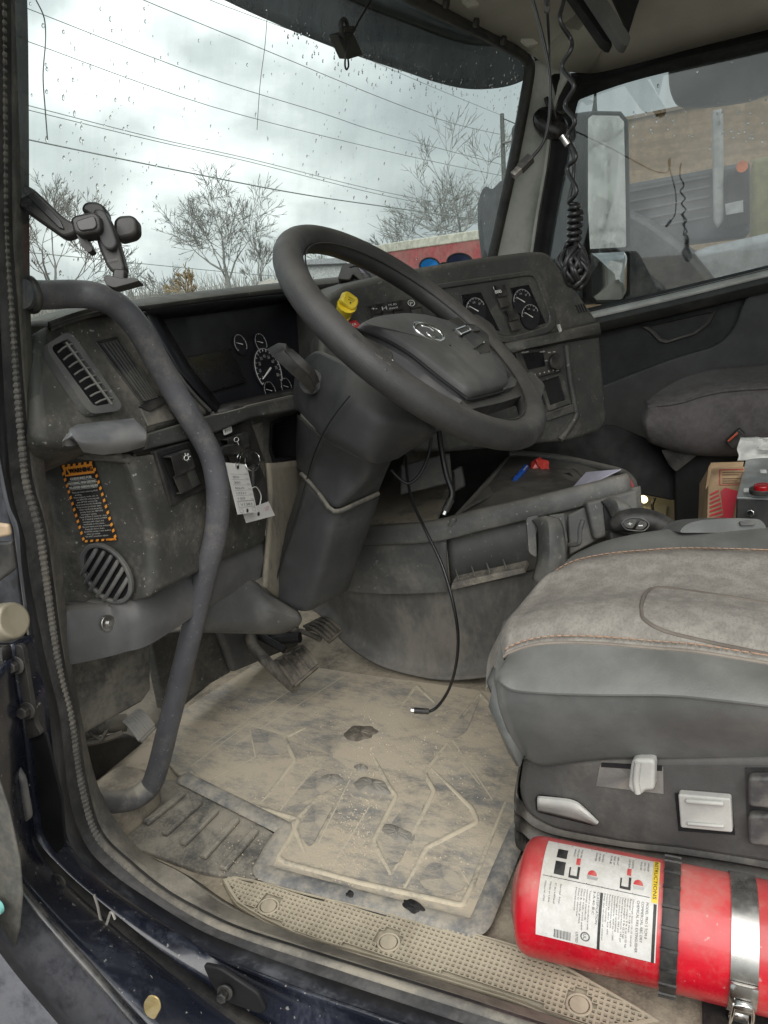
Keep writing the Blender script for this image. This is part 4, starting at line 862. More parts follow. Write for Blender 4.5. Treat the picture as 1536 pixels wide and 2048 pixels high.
# ------------------------------------------------------------------ engine tunnel with console
et = thing('engine_tunnel', 'scuffed grey engine tunnel with console tray and cup holders', 'console')
lo = [(630, 1195, 1.42), (658, 1215, 1.385), (700, 1262, 1.355), (760, 1302, 1.34), (830, 1324, 1.335), (900, 1334, 1.335), (980, 1328, 1.345), (1060, 1318, 1.36), (1120, 1300, 1.38)]
hi = [(600, 1130, 1.40), (640, 1150, 1.36), (690, 1176, 1.325), (760, 1183, 1.318), (859, 1186, 1.315), (897, 1182, 1.315), (1000, 1160, 1.33), (1060, 1150, 1.345), (1130, 1130, 1.37)]
lo3, hi3 = [ux(*p) for p in lo], [ux(*p) for p in hi]
loft('tunnel_side', [[p+V(-.03, 0, -.012) for p in lo3], [p+V(-.008, 0, .004) for p in lo3], [.7*a+.3*b for a, b in zip(lo3, hi3)], [.35*a+.65*b for a, b in zip(lo3, hi3)], hi3, [p+V(.02, 0, .003) for p in hi3]], M('tunnel_carpet', (.10, .099, .095), .7, dust=.62, ds=5, grain=.45, thr=.52, dcol=(.24, .22, .19), streak=(1, 1, .4)), et, sm=5, smv=3, solid=.006, off=-1)
b0 = [ux(*p) for p in [(600, 1050, 1.38), (650, 1062, 1.34), (719, 1072, 1.305), (800, 1074, 1.295), (892, 1070, 1.295)]]
b1 = [ux(*p) for p in [(600, 1140, 1.37), (640, 1156, 1.33), (692, 1180, 1.298), (780, 1188, 1.29), (897, 1184, 1.29)]]
m_con = M('console_plastic', (.085, .088, .087), .55, dust=.36, ds=5, grain=.3, up=.3, thr=.56, speck=.3)
loft('side_band', [[p+V(.03, 0, 0) for p in b0], b0, [.5*(a+b)+V(-.004, 0, 0) for a, b in zip(b0, b1)], b1, [p+V(.03, 0, 0) for p in b1]], m_con, et, sm=5, solid=.005, off=-1)
b0 = [ux(*p) for p in [(892, 1066, 1.315), (980, 1045, 1.325), (1060, 1024, 1.335), (1160, 1000, 1.36), (1280, 972, 1.40)]]
b1 = [ux(*p) for p in [(902, 1172, 1.315), (980, 1150, 1.325), (1060, 1140, 1.335), (1160, 1110, 1.36), (1290, 1080, 1.40)]]
loft('recess_panel', [b0, b1], m_dark if False else m_con, et, sm=4, solid=.005)
slab('recess_shelf', [ux(*p) for p in [(904, 1166, 1.29), (1048, 1136, 1.305), (1052, 1146, 1.305), (900, 1182, 1.29)]], .006, M('muddy_shelf', (.14, .13, .12), .8, dust=.9, ds=25, grain=.6, dcol=(.33, .3, .24)), et, bevel=.002, back=V(.03, 0, .006))
for x in (911, 943, 973, 1006):
    tube('shelf_rib', [ux(x, 1140-(x-911)*.22, 1.312), ux(x+7, 1160-(x-911)*.22, 1.296)], .0018, m_con, et, n=6, sm=0)
# shelf top, sandy near the column, then the sunken tray
zf = lambda x: .315+.10*max(0, min(1, (x-880)/400))
lip_ = [(640, 1060), (719, 1074), (800, 1073), (880, 1066), (960, 1046), (1060, 1022), (1160, 998), (1262, 972)]
lipP = [ux(x, y, X) for (x, y), X in zip(lip_, [1.33, 1.29, 1.28, 1.28, 1.295, 1.315, 1.345, 1.385])]
lip2 = [ux(x, y, X) for (x, y), X in zip([(660, 1038), (730, 1052), (800, 1050), (872, 1042), (950, 1022), (1050, 1000), (1150, 976), (1252, 950)], [1.36, 1.32, 1.305, 1.30, 1.315, 1.335, 1.365, 1.405])]
loft('rim', [[p+V(.0, 0, -.015) for p in lipP], lipP, [.5*(a+b)+V(-.004, 0, .010) for a, b in zip(lipP, lip2)], lip2, [p+V(.004, 0, -.02) for p in lip2]], m_con, et, sm=5, smv=3, solid=.004)
sh0 = [p+V(0, 0, -.004) for p in lip2[:4]]
sh1 = [uz(x, y, .335) for x, y in [(690, 1000), (760, 985), (840, 975), (892, 1000)]]
sh2 = [uz(x, y, .345) for x, y in [(700, 960), (770, 945), (850, 935), (905, 950)]]
sh3 = [p+V(.02, .06, .10) for p in sh2]
loft('shelf_top', [sh0, sh1, sh2, sh3], M('sandy_shelf', (.08, .078, .072), .8, dust=.9, ds=7, grain=.5, up=.5, thr=.48, dcol=(.26, .23, .18)), et, sm=4, smv=4, solid=.005)
tf = [uz(*p, .34) for p in [(890, 1042), (960, 1030), (1060, 1006), (1160, 985), (1256, 962), (1250, 944), (1140, 920), (1028, 905), (960, 975)]]
m_tray = M('tray_plastic', (.035, .037, .037), .5, dust=.2, ds=6, grain=.25, up=.15)
slab('tray_floor', [ud(x, y, d) for x, y, d in [(895, 1044, 1.44), (1060, 1006, 1.42), (1160, 985, 1.44), (1262, 962, 1.46), (1244, 940, 1.74), (1138, 914, 1.86), (1022, 904, 1.86)]], .01, m_tray, et)
slab('lower_back', [uy(x, y, .72) for x, y in [(640, 1060), (640, 860), (760, 850), (900, 840), (1000, 860), (1010, 1000), (900, 1060)]], .02, m_dark, et)
slab('footwell_dark_sheet', [ud(x, y, 2.0) for x, y in [(880, 1060), (860, 860), (1060, 840), (1230, 850), (1350, 900), (1350, 1000), (1270, 985), (1200, 960), (1050, 930)]], .02, m_black, et)  # black sheet added behind the tray, painting the footwell's darkness
slab('tray_ridge', [ud(x, y, d) for x, y, d in [(902, 1036, 1.42), (914, 1040, 1.42), (1030, 918, 1.82), (1022, 906, 1.84)]], .02, m_con, et, bevel=.004)
slab('tray_wall', [ud(x, y, d) for x, y, d in [(1028, 916, 1.815), (1046, 930, 1.80), (1052, 955, 1.66), (940, 1012, 1.46), (925, 1022, 1.44)]], .006, m_tray, et, bevel=.003)
tube('tray_rim', [ud(x, y, d) for x, y, d in [(1018, 908, 1.82), (1070, 910, 1.82), (1138, 920, 1.80), (1200, 934, 1.72), (1244, 946, 1.62), (1262, 962, 1.50), (1266, 976, 1.44)]], .009, m_con, et, n=10)
tube('tray_divider', [ud(x, y, d) for x, y, d in [(1052, 952, 1.66), (1100, 978, 1.55), (1112, 988, 1.50)]], .005, m_tray, et, n=8)
tube('tray_divider', [ud(x, y, d) for x, y, d in [(1052, 950, 1.66), (1142, 938, 1.70), (1172, 966, 1.55)]], .004, m_tray, et, n=8)
slab('tray_pocket', [ud(x, y, d) for x, y, d in [(1060, 956, 1.60), (1140, 944, 1.64), (1160, 968, 1.54), (1110, 984, 1.50)]], .004, m_black, et)
tube('tray_reflector', [ud(x, y, d) for x, y, d in [(1252, 952, 1.52), (1262, 966, 1.45), (1266, 984, 1.42)]], .0035, m_red, et, n=8)
# cup holders and hooks on the side
def holder(px, d, th, mat=m_con, name='cup_holder'): return slab(name, rnd([ud(x, y, q) for (x, y), q in zip(px, d)], .006), th, mat, et, bevel=.004)
holder([(1052, 1036), (1076, 1030), (1082, 1046), (1072, 1066), (1074, 1116), (1058, 1106)], [1.32]*6, .008)
slab('cup_recess', [ud(x, y, 1.33) for x, y in [(1062, 1040), (1078, 1040), (1080, 1118), (1064, 1106)]], .004, m_black, et)
loft('cup_holder', [[ud(x, y, d) for x, y, d in r] for r in [[(1066, 1040, 1.32), (1090, 1034, 1.30), (1118, 1040, 1.30)], [(1078, 1060, 1.31), (1098, 1052, 1.28), (1126, 1062, 1.29)], [(1078, 1110, 1.31), (1100, 1106, 1.275), (1132, 1112, 1.29)], [(1066, 1160, 1.31), (1096, 1174, 1.28), (1134, 1140, 1.29)]]], m_con, et, sm=4, smv=4, solid=.006)
slab('holder_plate', [ud(x, y, 1.36) for x, y in [(1098, 1030), (1130, 1026), (1136, 1080), (1134, 1136), (1100, 1100)]], .006, m_con, et, bevel=.003)
tube('hook', [ud(x, y, d) for x, y, d in [(1138, 1090, 1.31), (1158, 1086, 1.28), (1160, 1060, 1.27), (1166, 1040, 1.265)]], .004, m_grey, et, n=8)
slab('holder_plate', [ud(x, y, 1.36) for x, y in [(1136, 1030), (1200, 1000), (1206, 1075), (1140, 1110)]], .01, m_con, et, bevel=.003)
slab('rear_block', [ud(x, y, 1.34) for x, y in [(1172, 1005), (1276, 978), (1280, 1040), (1230, 1070), (1190, 1080)]], .03, m_con, et, bevel=.006)
slab('cup_recess', [ud(x, y, 1.335) for x, y in [(1206, 1004), (1224, 1000), (1236, 1062), (1212, 1070)]], .004, m_black, et)
loft('cup_holder', [[ud(x, y, d) for x, y, d in r] for r in [[(1204, 1003, 1.34), (1222, 996, 1.32), (1240, 1000, 1.31)], [(1214, 1012, 1.33), (1236, 1008, 1.30), (1262, 1020, 1.30)], [(1226, 1036, 1.33), (1240, 1030, 1.30), (1254, 1042, 1.30)]]], m_con, et, sm=4, smv=4, solid=.006)
slab('power_socket', [ud(x, y, 1.46) for x, y in [(905, 940), (925, 930), (932, 972), (910, 984)]], .03, m_dark, et, bevel=.004)
slab('vent_panel', [ud(x, y, 1.58) for x, y in [(800, 930), (900, 905), (905, 965), (800, 990)]], .01, m_con, et, bevel=.004)
# things lying in the tray
pn = thing('pen', 'blue ballpoint pen lying on the edge of the console tray', 'pen')
a, b = ud(1028, 962, 1.60), ud(1052, 934, 1.66)
m_blue = M('blue_plastic', (.02, .09, .42), .3, grain=0)
MB().tube([a, a+(b-a)*.08, a+(b-a)*.7], [.003, .0055, .006], 10).build('barrel', m_blue, pn); MB().tube([a+(b-a)*.7, b], [.0064, .006], 10).build('cap', m_blue, pn); tube('clip', [a+(b-a)*.72+V(-.006, -.004, .004), b+V(-.006, -.004, .004)], .0014, m_lightgrey, pn, n=6, sm=0)
q = random.Random(3); cw_ = ud(1080, 933, 1.68); vs = []
wr = []
for j in range(7):
    t = math.pi*j/6; wr.append([cw_+V(.022*math.sin(t)*math.cos(a)*q.uniform(.6, 1.3), .022*math.sin(t)*math.sin(a)*q.uniform(.6, 1.3), .018*math.cos(t)*q.uniform(.8, 1.2)) for a in np.linspace(0, 2*math.pi, 13)[:-1]])
tag(MB().rows(wr, True).build('candy_wrapper', M('red_foil', (.55, .06, .05), .3, grain=0), None, smooth=False), 'crumpled red wrapper lying in the console tray', 'wrapper')
ev = [ud(x, y, d) for x, y, d in [(1140, 980, 1.46), (1172, 944, 1.50), (1242, 938, 1.44), (1192, 962, 1.42)]]
tag(slab('envelope', ev, .002, M('envelope_paper', (.42, .41, .50), .8, grain=.05), None, bevel=.0005), 'pale lilac folded envelope sticking out of the console tray', 'envelope')
# gear lever
gv = thing('gear_lever', 'black gear lever grip with plus and minus buttons by the driver seat', 'gear lever')
gp = [(1224, 1056, 1.29), (1246, 1044, 1.285), (1282, 1040, 1.28), (1322, 1050, 1.275), (1372, 1082, 1.27)]
mb = MB().tube(cat([ud(*p) for p in gp], 6), np.interp(np.linspace(0, 4, 25), range(5), [.009, .019, .0205, .018, .015]), 16); mb.build('grip', m_dark, gv, sharp=0)
for nm, px in (('button', [(1244, 1046), (1252, 1040), (1268, 1036), (1276, 1040), (1266, 1058), (1252, 1056)]), ('button', [(1270, 1060), (1280, 1040), (1292, 1042), (1296, 1050), (1286, 1060)])):
    slab(nm, rnd([ud(x, y, 1.258) for x, y in px], .004), .008, m_sw, gv, bevel=.0015)
tube('button_ring', [ud(x, y, 1.2575) for x, y in [(1243, 1047), (1252, 1039), (1270, 1035), (1290, 1040), (1298, 1050), (1288, 1061), (1268, 1061), (1252, 1058), (1243, 1047)]], .0009, m_grey, gv, n=5)
f = quad(ud(1252, 1058, 1.2485), ud(1294, 1056, 1.2485), ud(1290, 1038, 1.2485), ud(1250, 1040, 1.2485)); T = Text(); T.put('+', f, .22, .3, .7, fit=.22, al='C'); T.bar(f, .62, .25, .82, .35); T.build('button_marks', m_white, gv)
slab('collar', [ud(x, y, 1.31) for x, y in [(1218, 1060), (1240, 1064), (1300, 1072), (1330, 1090), (1220, 1090)]], .03, m_dark, gv, bevel=.006)

# ------------------------------------------------------------------ driver seat
ds_ = thing('driver_seat', 'grey leather and fabric driver seat with orange stitching on a black bellows base', 'seat')
XR = .86
b_ = [(1034, 1494), (1060, 1522), (1086, 1533), (1141, 1527), (1217, 1519), (1331, 1519), (1440, 1520), (1536, 1521), (1800, 1525)]
m1 = [(1010, 1444), (1030, 1462), (1060, 1470), (1130, 1472), (1217, 1470), (1331, 1470), (1440, 1473), (1536, 1476), (1800, 1484)]
m2 = [(995, 1400), (1012, 1410), (1050, 1418), (1120, 1424), (1217, 1426), (1331, 1428), (1440, 1434), (1536, 1442), (1800, 1462)]
s_ = [(992, 1352), (1003, 1365), (1030, 1381), (1100, 1387), (1200, 1390), (1331, 1391), (1425, 1399), (1536, 1412), (1800, 1446)]
u1 = [(998, 1334), (1012, 1334), (1050, 1340), (1110, 1343), (1210, 1344), (1331, 1346), (1430, 1354), (1536, 1368), (1800, 1400)]
st1 = [(1007, 1317), (1020, 1308), (1055, 1296), (1105, 1289), (1190, 1290), (1300, 1299), (1400, 1308), (1536, 1330), (1800, 1372)]
Xb = lambda px, X, front=.0: [ux(x, y, X) for x, y in px]
rB, rM1, rM2, rS, rU, rT = Xb(b_, .842), Xb(m1, .815), Xb(m2, .800), Xb(s_, .796), Xb(u1, .815), Xb(st1, .845)
inn = lambda r, k: [r[0]+V(k, .02, 0)]+r
loft('side_bolster', [inn([p+V(.03, 0, .004) for p in rB], .1)]+[inn(r, .1) for r in (rB, rM1, rM2, rS)], m_leather, ds_, sm=5, smv=4)
loft('upper_bolster', [inn(r, .1) for r in ([p+V(.004, 0, -.002) for p in rS], [p+V(-.003, 0, .003) for p in rS], rU, rT)], m_leather, ds_, sm=5, smv=4)
st2 = [(1112, 1146), (1130, 1134), (1160, 1122), (1217, 1111), (1280, 1105), (1360, 1100), (1440, 1101), (1536, 1104), (1800, 1116)]
fe = [(1164, 1112), (1180, 1100), (1217, 1084), (1260, 1073), (1310, 1064), (1370, 1057), (1440, 1056), (1536, 1057), (1800, 1066)]
def zrow(px, z): return [uz(x, y, q) for (x, y), q in zip(px, z)]
rT2 = zrow(st2, [.352, .358, .364, .372, .376, .378, .38, .38, .38]); rF = zrow(fe, [.335, .345, .355, .366, .372, .376, .38, .382, .384])
K = len(rT); mid = []
for t, dz in ((.12, .010), (.25, .012), (.4, .004), (.55, -.002), (.7, .0), (.85, .006)):
    row = []
    for i in range(K):
        p = (1-t)*rT[i]+t*rT2[i]; front = math.exp(-i*1.1)
        row.append(p+V(0, .02*math.sin(math.pi*t)*front*1.2, dz-.006*front+.006))
    mid.append(row)
m_fab = M('seat_fabric', (.255, .238, .214), .9, dust=.1, ds=9, grain=.8, gs=420, dcol=(.36, .33, .28), vs=40, var=.16, streak=(2, .4, 1), weave=.2)
fnt = [[p+V(0, .03, -.05) if i == 0 else p for i, p in enumerate(r)] for r in [rT]+mid+[rT2]]
loft('fabric_top', [[r[0]+V(0, .025, -.05)]+r for r in [rT]+mid+[rT2]], m_fab, ds_, sm=6, smv=4)
loft('inner_bolster', [[r[0]+V(0, .025, -.05)]+r for r in (rT2, [.5*(a+b)+V(0, 0, .008) for a, b in zip(rT2, rF)], rF, [p+V(.05, 0, -.06) for p in rF])], m_leather, ds_, sm=5, smv=4)
loft('front_face', [[p+V(.02, .014, -.02) for p in (rB[0], rM2[0], rS[0], rT[0], mid[2][0], rT2[0])], [V(p[0]+.02, p[1]-.02, .2) for p in (rB[0], rM2[0], rS[0], rT[0], mid[2][0], rT2[0])]], m_leather, ds_, solid=.01)
m_st = M('orange_thread', (.36, .22, .15), .8, grain=.3, dust=.45, ds=30)
def stitch(P, off, name):
    Q = cat([p+off for p in P], 40); mb = MB(); L_ = 0; seg_ = [Q[0]]
    for i in range(1, len(Q)):
        L_ += np.linalg.norm(Q[i]-Q[i-1]); seg_.append(Q[i])
        if L_ > .0065: mb.tube([seg_[0], seg_[-1]], .0011, 5); L_ = -.0022; seg_ = [Q[i]]
        if L_ < 0: seg_ = [Q[i]]
    return mb.build(name, m_st, ds_, sharp=0)
tube('welt', [p+V(.002, 0, .001) for p in rT], .0022, M('welt', (.20, .17, .145), .8, grain=.4, dust=.4), ds_, n=6); stitch(rT, V(.006, 0, .0085), 'stitching')
tube('welt', [p+V(-.002, 0, .002) for p in rT2], .002, M('welt', (.2, .18, .16), .8), ds_, n=6); stitch(rT2, V(-.006, 0, .0055), 'stitching')
tube('bolster_seam', [p+V(-.0015, 0, .001) for p in rS], .0016, m_leather, ds_, n=6)
# pressed-in outline on the fabric
def zof(x, y):
    best = None
    for a in ALL:
        pass
ALL = []
po_ = [(1560, 1212), (1470, 1196), (1380, 1183), (1339, 1177), (1309, 1177), (1293, 1184), (1284, 1205), (1283, 1222), (1290, 1240), (1331, 1263), (1420, 1285), (1536, 1309), (1560, 1314)]
grid = [cat(r, 6) for r in [[q for q in r] for r in [rT]+mid+[rT2]]]; grid = [list(q) for q in zip(*[cat(c, 4) for c in zip(*grid)])]
gp_ = [(p, FW@(p-EYE)) for r in grid for p in r]
G2 = np.array([[W/2+F*(CR@(p-EYE))/z, H/2-F*(CU@(p-EYE))/z, z] for p, z in gp_])
def onseat(x, y):
    d = ((G2[:, 0]-x)**2+(G2[:, 1]-y)**2); k = np.argsort(d)[:4]; w = 1/(d[k]+1); return ud(x, y, (G2[k, 2]*w).sum()/w.sum())
tube('seat_seam', [onseat(x, y) for x, y in po_], .0026, M('seam_dark', (.15, .13, .112), .9, grain=.4), ds_, n=6)
# base cover with its controls
BP = Pl(ux(1200, 1600, .842), (-1, .10, .05))
bo_ = [(1046, 1520), (1800, 1515), (1800, 1790), (1536, 1730), (1363, 1702), (1250, 1690), (1105, 1662), (1052, 1630), (1036, 1588)]
slab('base_cover', rnd(BP.many(bo_), [.01, 0, 0, 0, 0, 0, .02, .03, .03]), 0, m_base, ds_, back=V(.34, .02, 0), bevel=.008, seg=4)
slab('slider_recess', BP.many([(1200, 1530), (1326, 1534), (1327, 1588), (1192, 1572)], .0012), .001, M('recess_grey', (.16, .155, .15), .5, grain=.2, dust=.4, ds=20), ds_, bevel=0)
slab('slider_slot', BP.many([(1203, 1526), (1324, 1532), (1324, 1542), (1202, 1534)], .0022), .001, m_black, ds_, bevel=0)
slab('slider_knob', rnd(BP.many([(1263, 1519), (1310, 1520), (1308, 1582), (1290, 1582), (1284, 1590), (1266, 1588), (1255, 1576)], .020), .008), .018, m_lightgrey, ds_, bevel=.004)
tube('slider_ridge', BP.many([(1276, 1524), (1272, 1560), (1276, 1586)], .021), .004, m_lightgrey, ds_, n=8)
slab('tilt_lever_recess', rnd(BP.many([(1070, 1596), (1076, 1589), (1150, 1599), (1176, 1620), (1199, 1646), (1190, 1653), (1072, 1624)], .0012), .006), .001, m_black, ds_, bevel=0)
loft('tilt_lever', [BP.many([(1074, 1600), (1110, 1600), (1147, 1606), (1172, 1624), (1196, 1646)], .0), BP.many([(1076, 1594), (1110, 1597), (1148, 1603), (1172, 1621), (1196, 1645)], .012), BP.many([(1075, 1607), (1110, 1611), (1148, 1618), (1172, 1632), (1195, 1647)], .016), BP.many([(1076, 1620), (1110, 1628), (1148, 1638), (1172, 1644), (1190, 1649)], .003)], m_lightgrey, ds_, sm=4, smv=3, solid=.003)
slab('flap_recess', BP.many([(1349, 1586), (1463, 1594), (1470, 1670), (1357, 1662)], .0012), .001, m_black, ds_, bevel=0)
fl = slab('flap_handle', rnd(BP.many([(1356, 1589), (1461, 1598), (1465, 1666), (1361, 1656)], .012), .003), .012, m_lightgrey, ds_, bevel=.003)
slab('flap_rib', BP.many([(1370, 1600), (1446, 1606), (1448, 1614), (1370, 1608)], .017), .006, m_lightgrey, ds_, bevel=.002)
slab('flap_rib', BP.many([(1373, 1646), (1448, 1652), (1448, 1658), (1373, 1652)], .016), .005, m_lightgrey, ds_, bevel=.002)
slab('switch_recess', BP.many([(1490, 1536), (1600, 1536), (1600, 1690), (1494, 1676)], .0012), .001, m_dark, ds_, bevel=0)
for y in (1556, 1632): slab('seat_switch', rnd(BP.many([(1496, y), (1600, y), (1600, y+68), (1496, y+58)], .014), .006), .014, M('switch_cover', (.06, .06, .062), .5, dust=.3, grain=.2), ds_, bevel=.004)
mb = []
for k, (dx, dz) in enumerate([(0, 0), (-.012, -.012), (.0, -.024), (-.014, -.036), (.0, -.05), (-.014, -.064), (.004, -.078), (.03, -.09)]):
    mb.append([BP(x, y, 0)+V(dx+.012, -.0, dz+.01) for x, y in [(1030, 1590), (1050, 1634), (1105, 1664), (1250, 1690), (1363, 1704), (1536, 1732), (1800, 1790)]])
mb = [[r[0]+V(.2, .02, .0)]+r for r in mb]
loft('bellows', mb, M('bellows', (.022, .022, .022), .5, dust=.25, ds=7, grain=.2, up=.15), ds_, sm=5, smv=3, solid=.003)
slab('pedestal', [uz(1040, 1700, .0), uz(1100, 1900, .0), V(.9, -.5, 0), V(1.3, -.5, 0), V(1.3, .2, 0)], 0, m_black, ds_, back=V(0, 0, .06))
arm = thing('seat_console', 'small grey switch pod beside the far edge of the driver seat', 'switch pod')
slab('body', rnd([ud(x, y, 1.18) for x, y in [(1356, 1066), (1372, 1048), (1400, 1040), (1470, 1036), (1520, 1038), (1532, 1050), (1534, 1066)]], .01), .08, m_leather, arm, bevel=.006)
slab('button', rnd([ud(x, y, 1.174) for x, y in [(1480, 1043), (1508, 1041), (1512, 1050), (1482, 1052)]], .003), .006, m_grey, arm, bevel=.001)

# ------------------------------------------------------------------ fire extinguisher on the floor beside the seat
AX0 = uz(1052, 1772, .088); AX1 = uz(1540, 1880, .088); ad = AX1-AX0; ad[2] = 0; ad /= np.linalg.norm(ad)
ER = .0665; AX0[2] = ER+.012
fe_ = thing('fire_extinguisher', 'red dry-chemical fire extinguisher lying on the cab floor below the seat', 'fire extinguisher')
side = np.cross(ad, V(0, 0, 1)); side = side if side[0] < 0 else -side
def cyl(s, a, r=ER): return AX0+ad*s+r*(math.cos(a)*side+math.sin(a)*V(0, 0, 1))
def lathe(prof, name, mat, par=fe_, n=56, **k):
    return MB().rows([[cyl(s, 2*math.pi*j/n, r) for j in range(n)] for s, r in prof], True).build(name, mat, par, **k)
lathe([(-.012, .0), (-.012, .03), (-.006, .045), (-.002, .058), (.003, .0635), (.010, .0658), (.018, ER), (.6, ER)], 'cylinder', m_red, sharp=0)
lathe([(.1545, ER+.0005), (.1545, ER+.0035), (.157, ER+.0045), (.169, ER+.0045), (.1715, ER+.0035), (.1715, ER+.0005)], 'band', m_dark, sharp=40)
for k in range(-2, 9):
    a = R_(-10+k*17); MB().rows([[cyl(s, a+da, ER+h) for s in (.1540, .1720)] for da, h in ((-.03, .004), (-.02, .0062), (.02, .0062), (.03, .004))]).build('band_rib', m_dark, fe_)
# wrapped paper label: u along the cylinder, v round it
LS0, LS1, LA0, LA1 = .024, .150, R_(8), R_(108)
lab = lambda u, v: cyl(LS0+(LS1-LS0)*u, LA0+(LA1-LA0)*v, ER+.0006)
lab2 = lambda u, v: cyl(LS0+(LS1-LS0)*u, LA0+(LA1-LA0)*v, ER+.0011)
lb = MB().rows([[lab(u, v) for u in np.linspace(0, 1, 20)] for v in np.linspace(0, 1, 40)]).build('paper_label', M('label_paper', (.66, .65, .63), .55, dust=.3, ds=20, grain=.05, var=.06, up=.25), fe_, sharp=0)
AR = (LS1-LS0)/((LA1-LA0)*ER)                 # label width over height
def vtx(x, y): return None
T = Text()                                     # writing runs round the cylinder: x -> towards the floor, letter tops towards the valve
wf = lambda u0, v0: (lambda x, y: lab2(u0+y, v0-x*AR))
def line(T, s, u, v, h, w): T.put(s, wf(u, v), 0, 0, h, fit=w/AR)
line(T, 'MODEL: PRO 5 TCM-8', .905, .50, .030, .30); line(T, 'COMMERCIAL ABC DRY', .868, .50, .030, .34); line(T, 'CHEMICAL FIRE EXTINGUISHER', .832, .50, .030, .44)
for i, (s, w) in enumerate([('Discharge time: 12-15 seconds', .40), ('Range: 12-18 feet', .28), ('Gross weight: 9 lb 6 oz (4.25 kg)', .42), ('Agent weight: 5 lb (2.3 kg)', .34), ('Operating pressure: 195 psi', .38), ('Test pressure: 585 psi', .3), ('Storage and operating', .30), ('temperature: -65F to +120F', .38), ('Non-conductive agent', .28), ('Recharge after any use', .34), ('Inspect monthly', .24), ('Keep out of reach of children', .40)]):
    line(T, s, .795-i*.0215, .50, .018, w)
line(T, 'CLASSIFICATION:', .500, .50, .028, .28); line(T, '3-A:40-B:C', .468, .50, .028, .20)
for i, (s, w) in enumerate([('Tested in accordance with', .34), ('national standards', .26), ('Class A: trash, wood, paper', .36), ('Class B: liquids, grease', .3), ('Class C: electrical', .24), ('Maintenance', .2)]): line(T, s, .435-i*.024, .50, .018, w)
for i in range(4): line(T, ['Serial No.', 'Certified', 'Made in USA', 'Mebane NC 27302'][i], .18-i*.045, .50, .020, .18)
line(T, 'LISTED', .345, .12, .03, .10); line(T, 'UL', .41, .12, .035, .05)
T.mb.tube([lab2(.425+.035*math.cos(a), .095+.035*AR*math.sin(a)) for a in np.linspace(0, 2*math.pi, 25)[:-1]], .0006, 4, closed=True)
for i in range(16): T.bar(lab2, .16+i*.009, .02, .16+i*.009+(.003 if i % 3 else .006), .10)
for u, w in ((.99, .004), (.09, .004), (.135, .003)): pass
for v in (.545,): T.bar(lab2, .02, v, .93, v+.006)
for u in (.09, .22, .40, .53, .66, .79): T.bar(lab2, u, .55, u+.004, .98)
for u in (.09, .155): T.bar(lab2, u, .03, u+.003, .54)
for i, u in enumerate((.28, .47, .60, .73, .86)):
    for k in range(3): line(T, [['PULL PIN', 'HOLD UNIT', 'UPRIGHT'], ['STAND BACK', '8 FEET', 'FROM FIRE'], ['AIM AT', 'BASE OF', 'FIRE'], ['SQUEEZE', 'LEVER', ''], ['SWEEP', 'SIDE TO', 'SIDE']][i][k], u+.035-k*.03, .94, .020, .13)
T.build('lettering', M('label_ink', (.09, .09, .09), .6, grain=0), lb)
T = Text(); bl = T.bar
def blk(u0, v0, u1, v1, k=6):
    for j in range(k): T.mb.add([lab2(u0, v0+(v1-v0)*j/k), lab2(u1, v0+(v1-v0)*j/k), lab2(u1, v0+(v1-v0)*(j+1)/k), lab2(u0, v0+(v1-v0)*(j+1)/k)], [[0, 1, 2, 3]])
def one(name, mat):
    global T
    T.build(name, mat, lb); T = Text()
blk(.525, .0, .548, .50); one('divider', m_ink); blk(.965, .0, .99, .50); one('divider', m_ink); blk(.11, .58, .20, .72); one('pictogram', m_ink); blk(.11, .76, .20, .88); one('pictogram', m_ink)
for u in (.24, .68): blk(u, .575, u+.09, .60); blk(u+.07, .60, u+.09, .70); blk(u, .60, u+.012, .68); one('pictogram', m_ink)
T = Text()
for u in (.44, .83):
    P = [lab2(u+.04*math.cos(a), .64+.05*AR*math.sin(a)) for a in np.linspace(0, math.pi, 13)]; T.mb.add(P, [list(range(13))]); one('pictogram', m_red)
for u in (.29, .73): blk(u, .72, u+.035, .80); one('pictogram', m_red)
T = Text(); blk(.40, .60, .425, .64); 
for u in (.445, .835): T.mb.add([lab2(u-.04, .60), lab2(u+.04, .60), lab2(u+.05, .63), lab2(u-.05, .63)], [[0, 1, 2, 3]])
T.build('grey_print', M('print_grey', (.35, .35, .34), .6, grain=0), lb)
T = Text(); blk(.945, .51, .995, 1.0, 14); T.build('yellow_print', M('label_yellow', (.75, .52, .03), .5, grain=0, dust=.2), lb)
lab3 = lambda u, v: cyl(LS0+(LS1-LS0)*u, LA0+(LA1-LA0)*v, ER+.0016)
T = Text(); T.put('INSTRUCTIONS', lambda x, y: lab3(.955+y, .98-x*AR), 0, 0, .042, fit=.44/AR); T.build('heading', m_ink, lb)
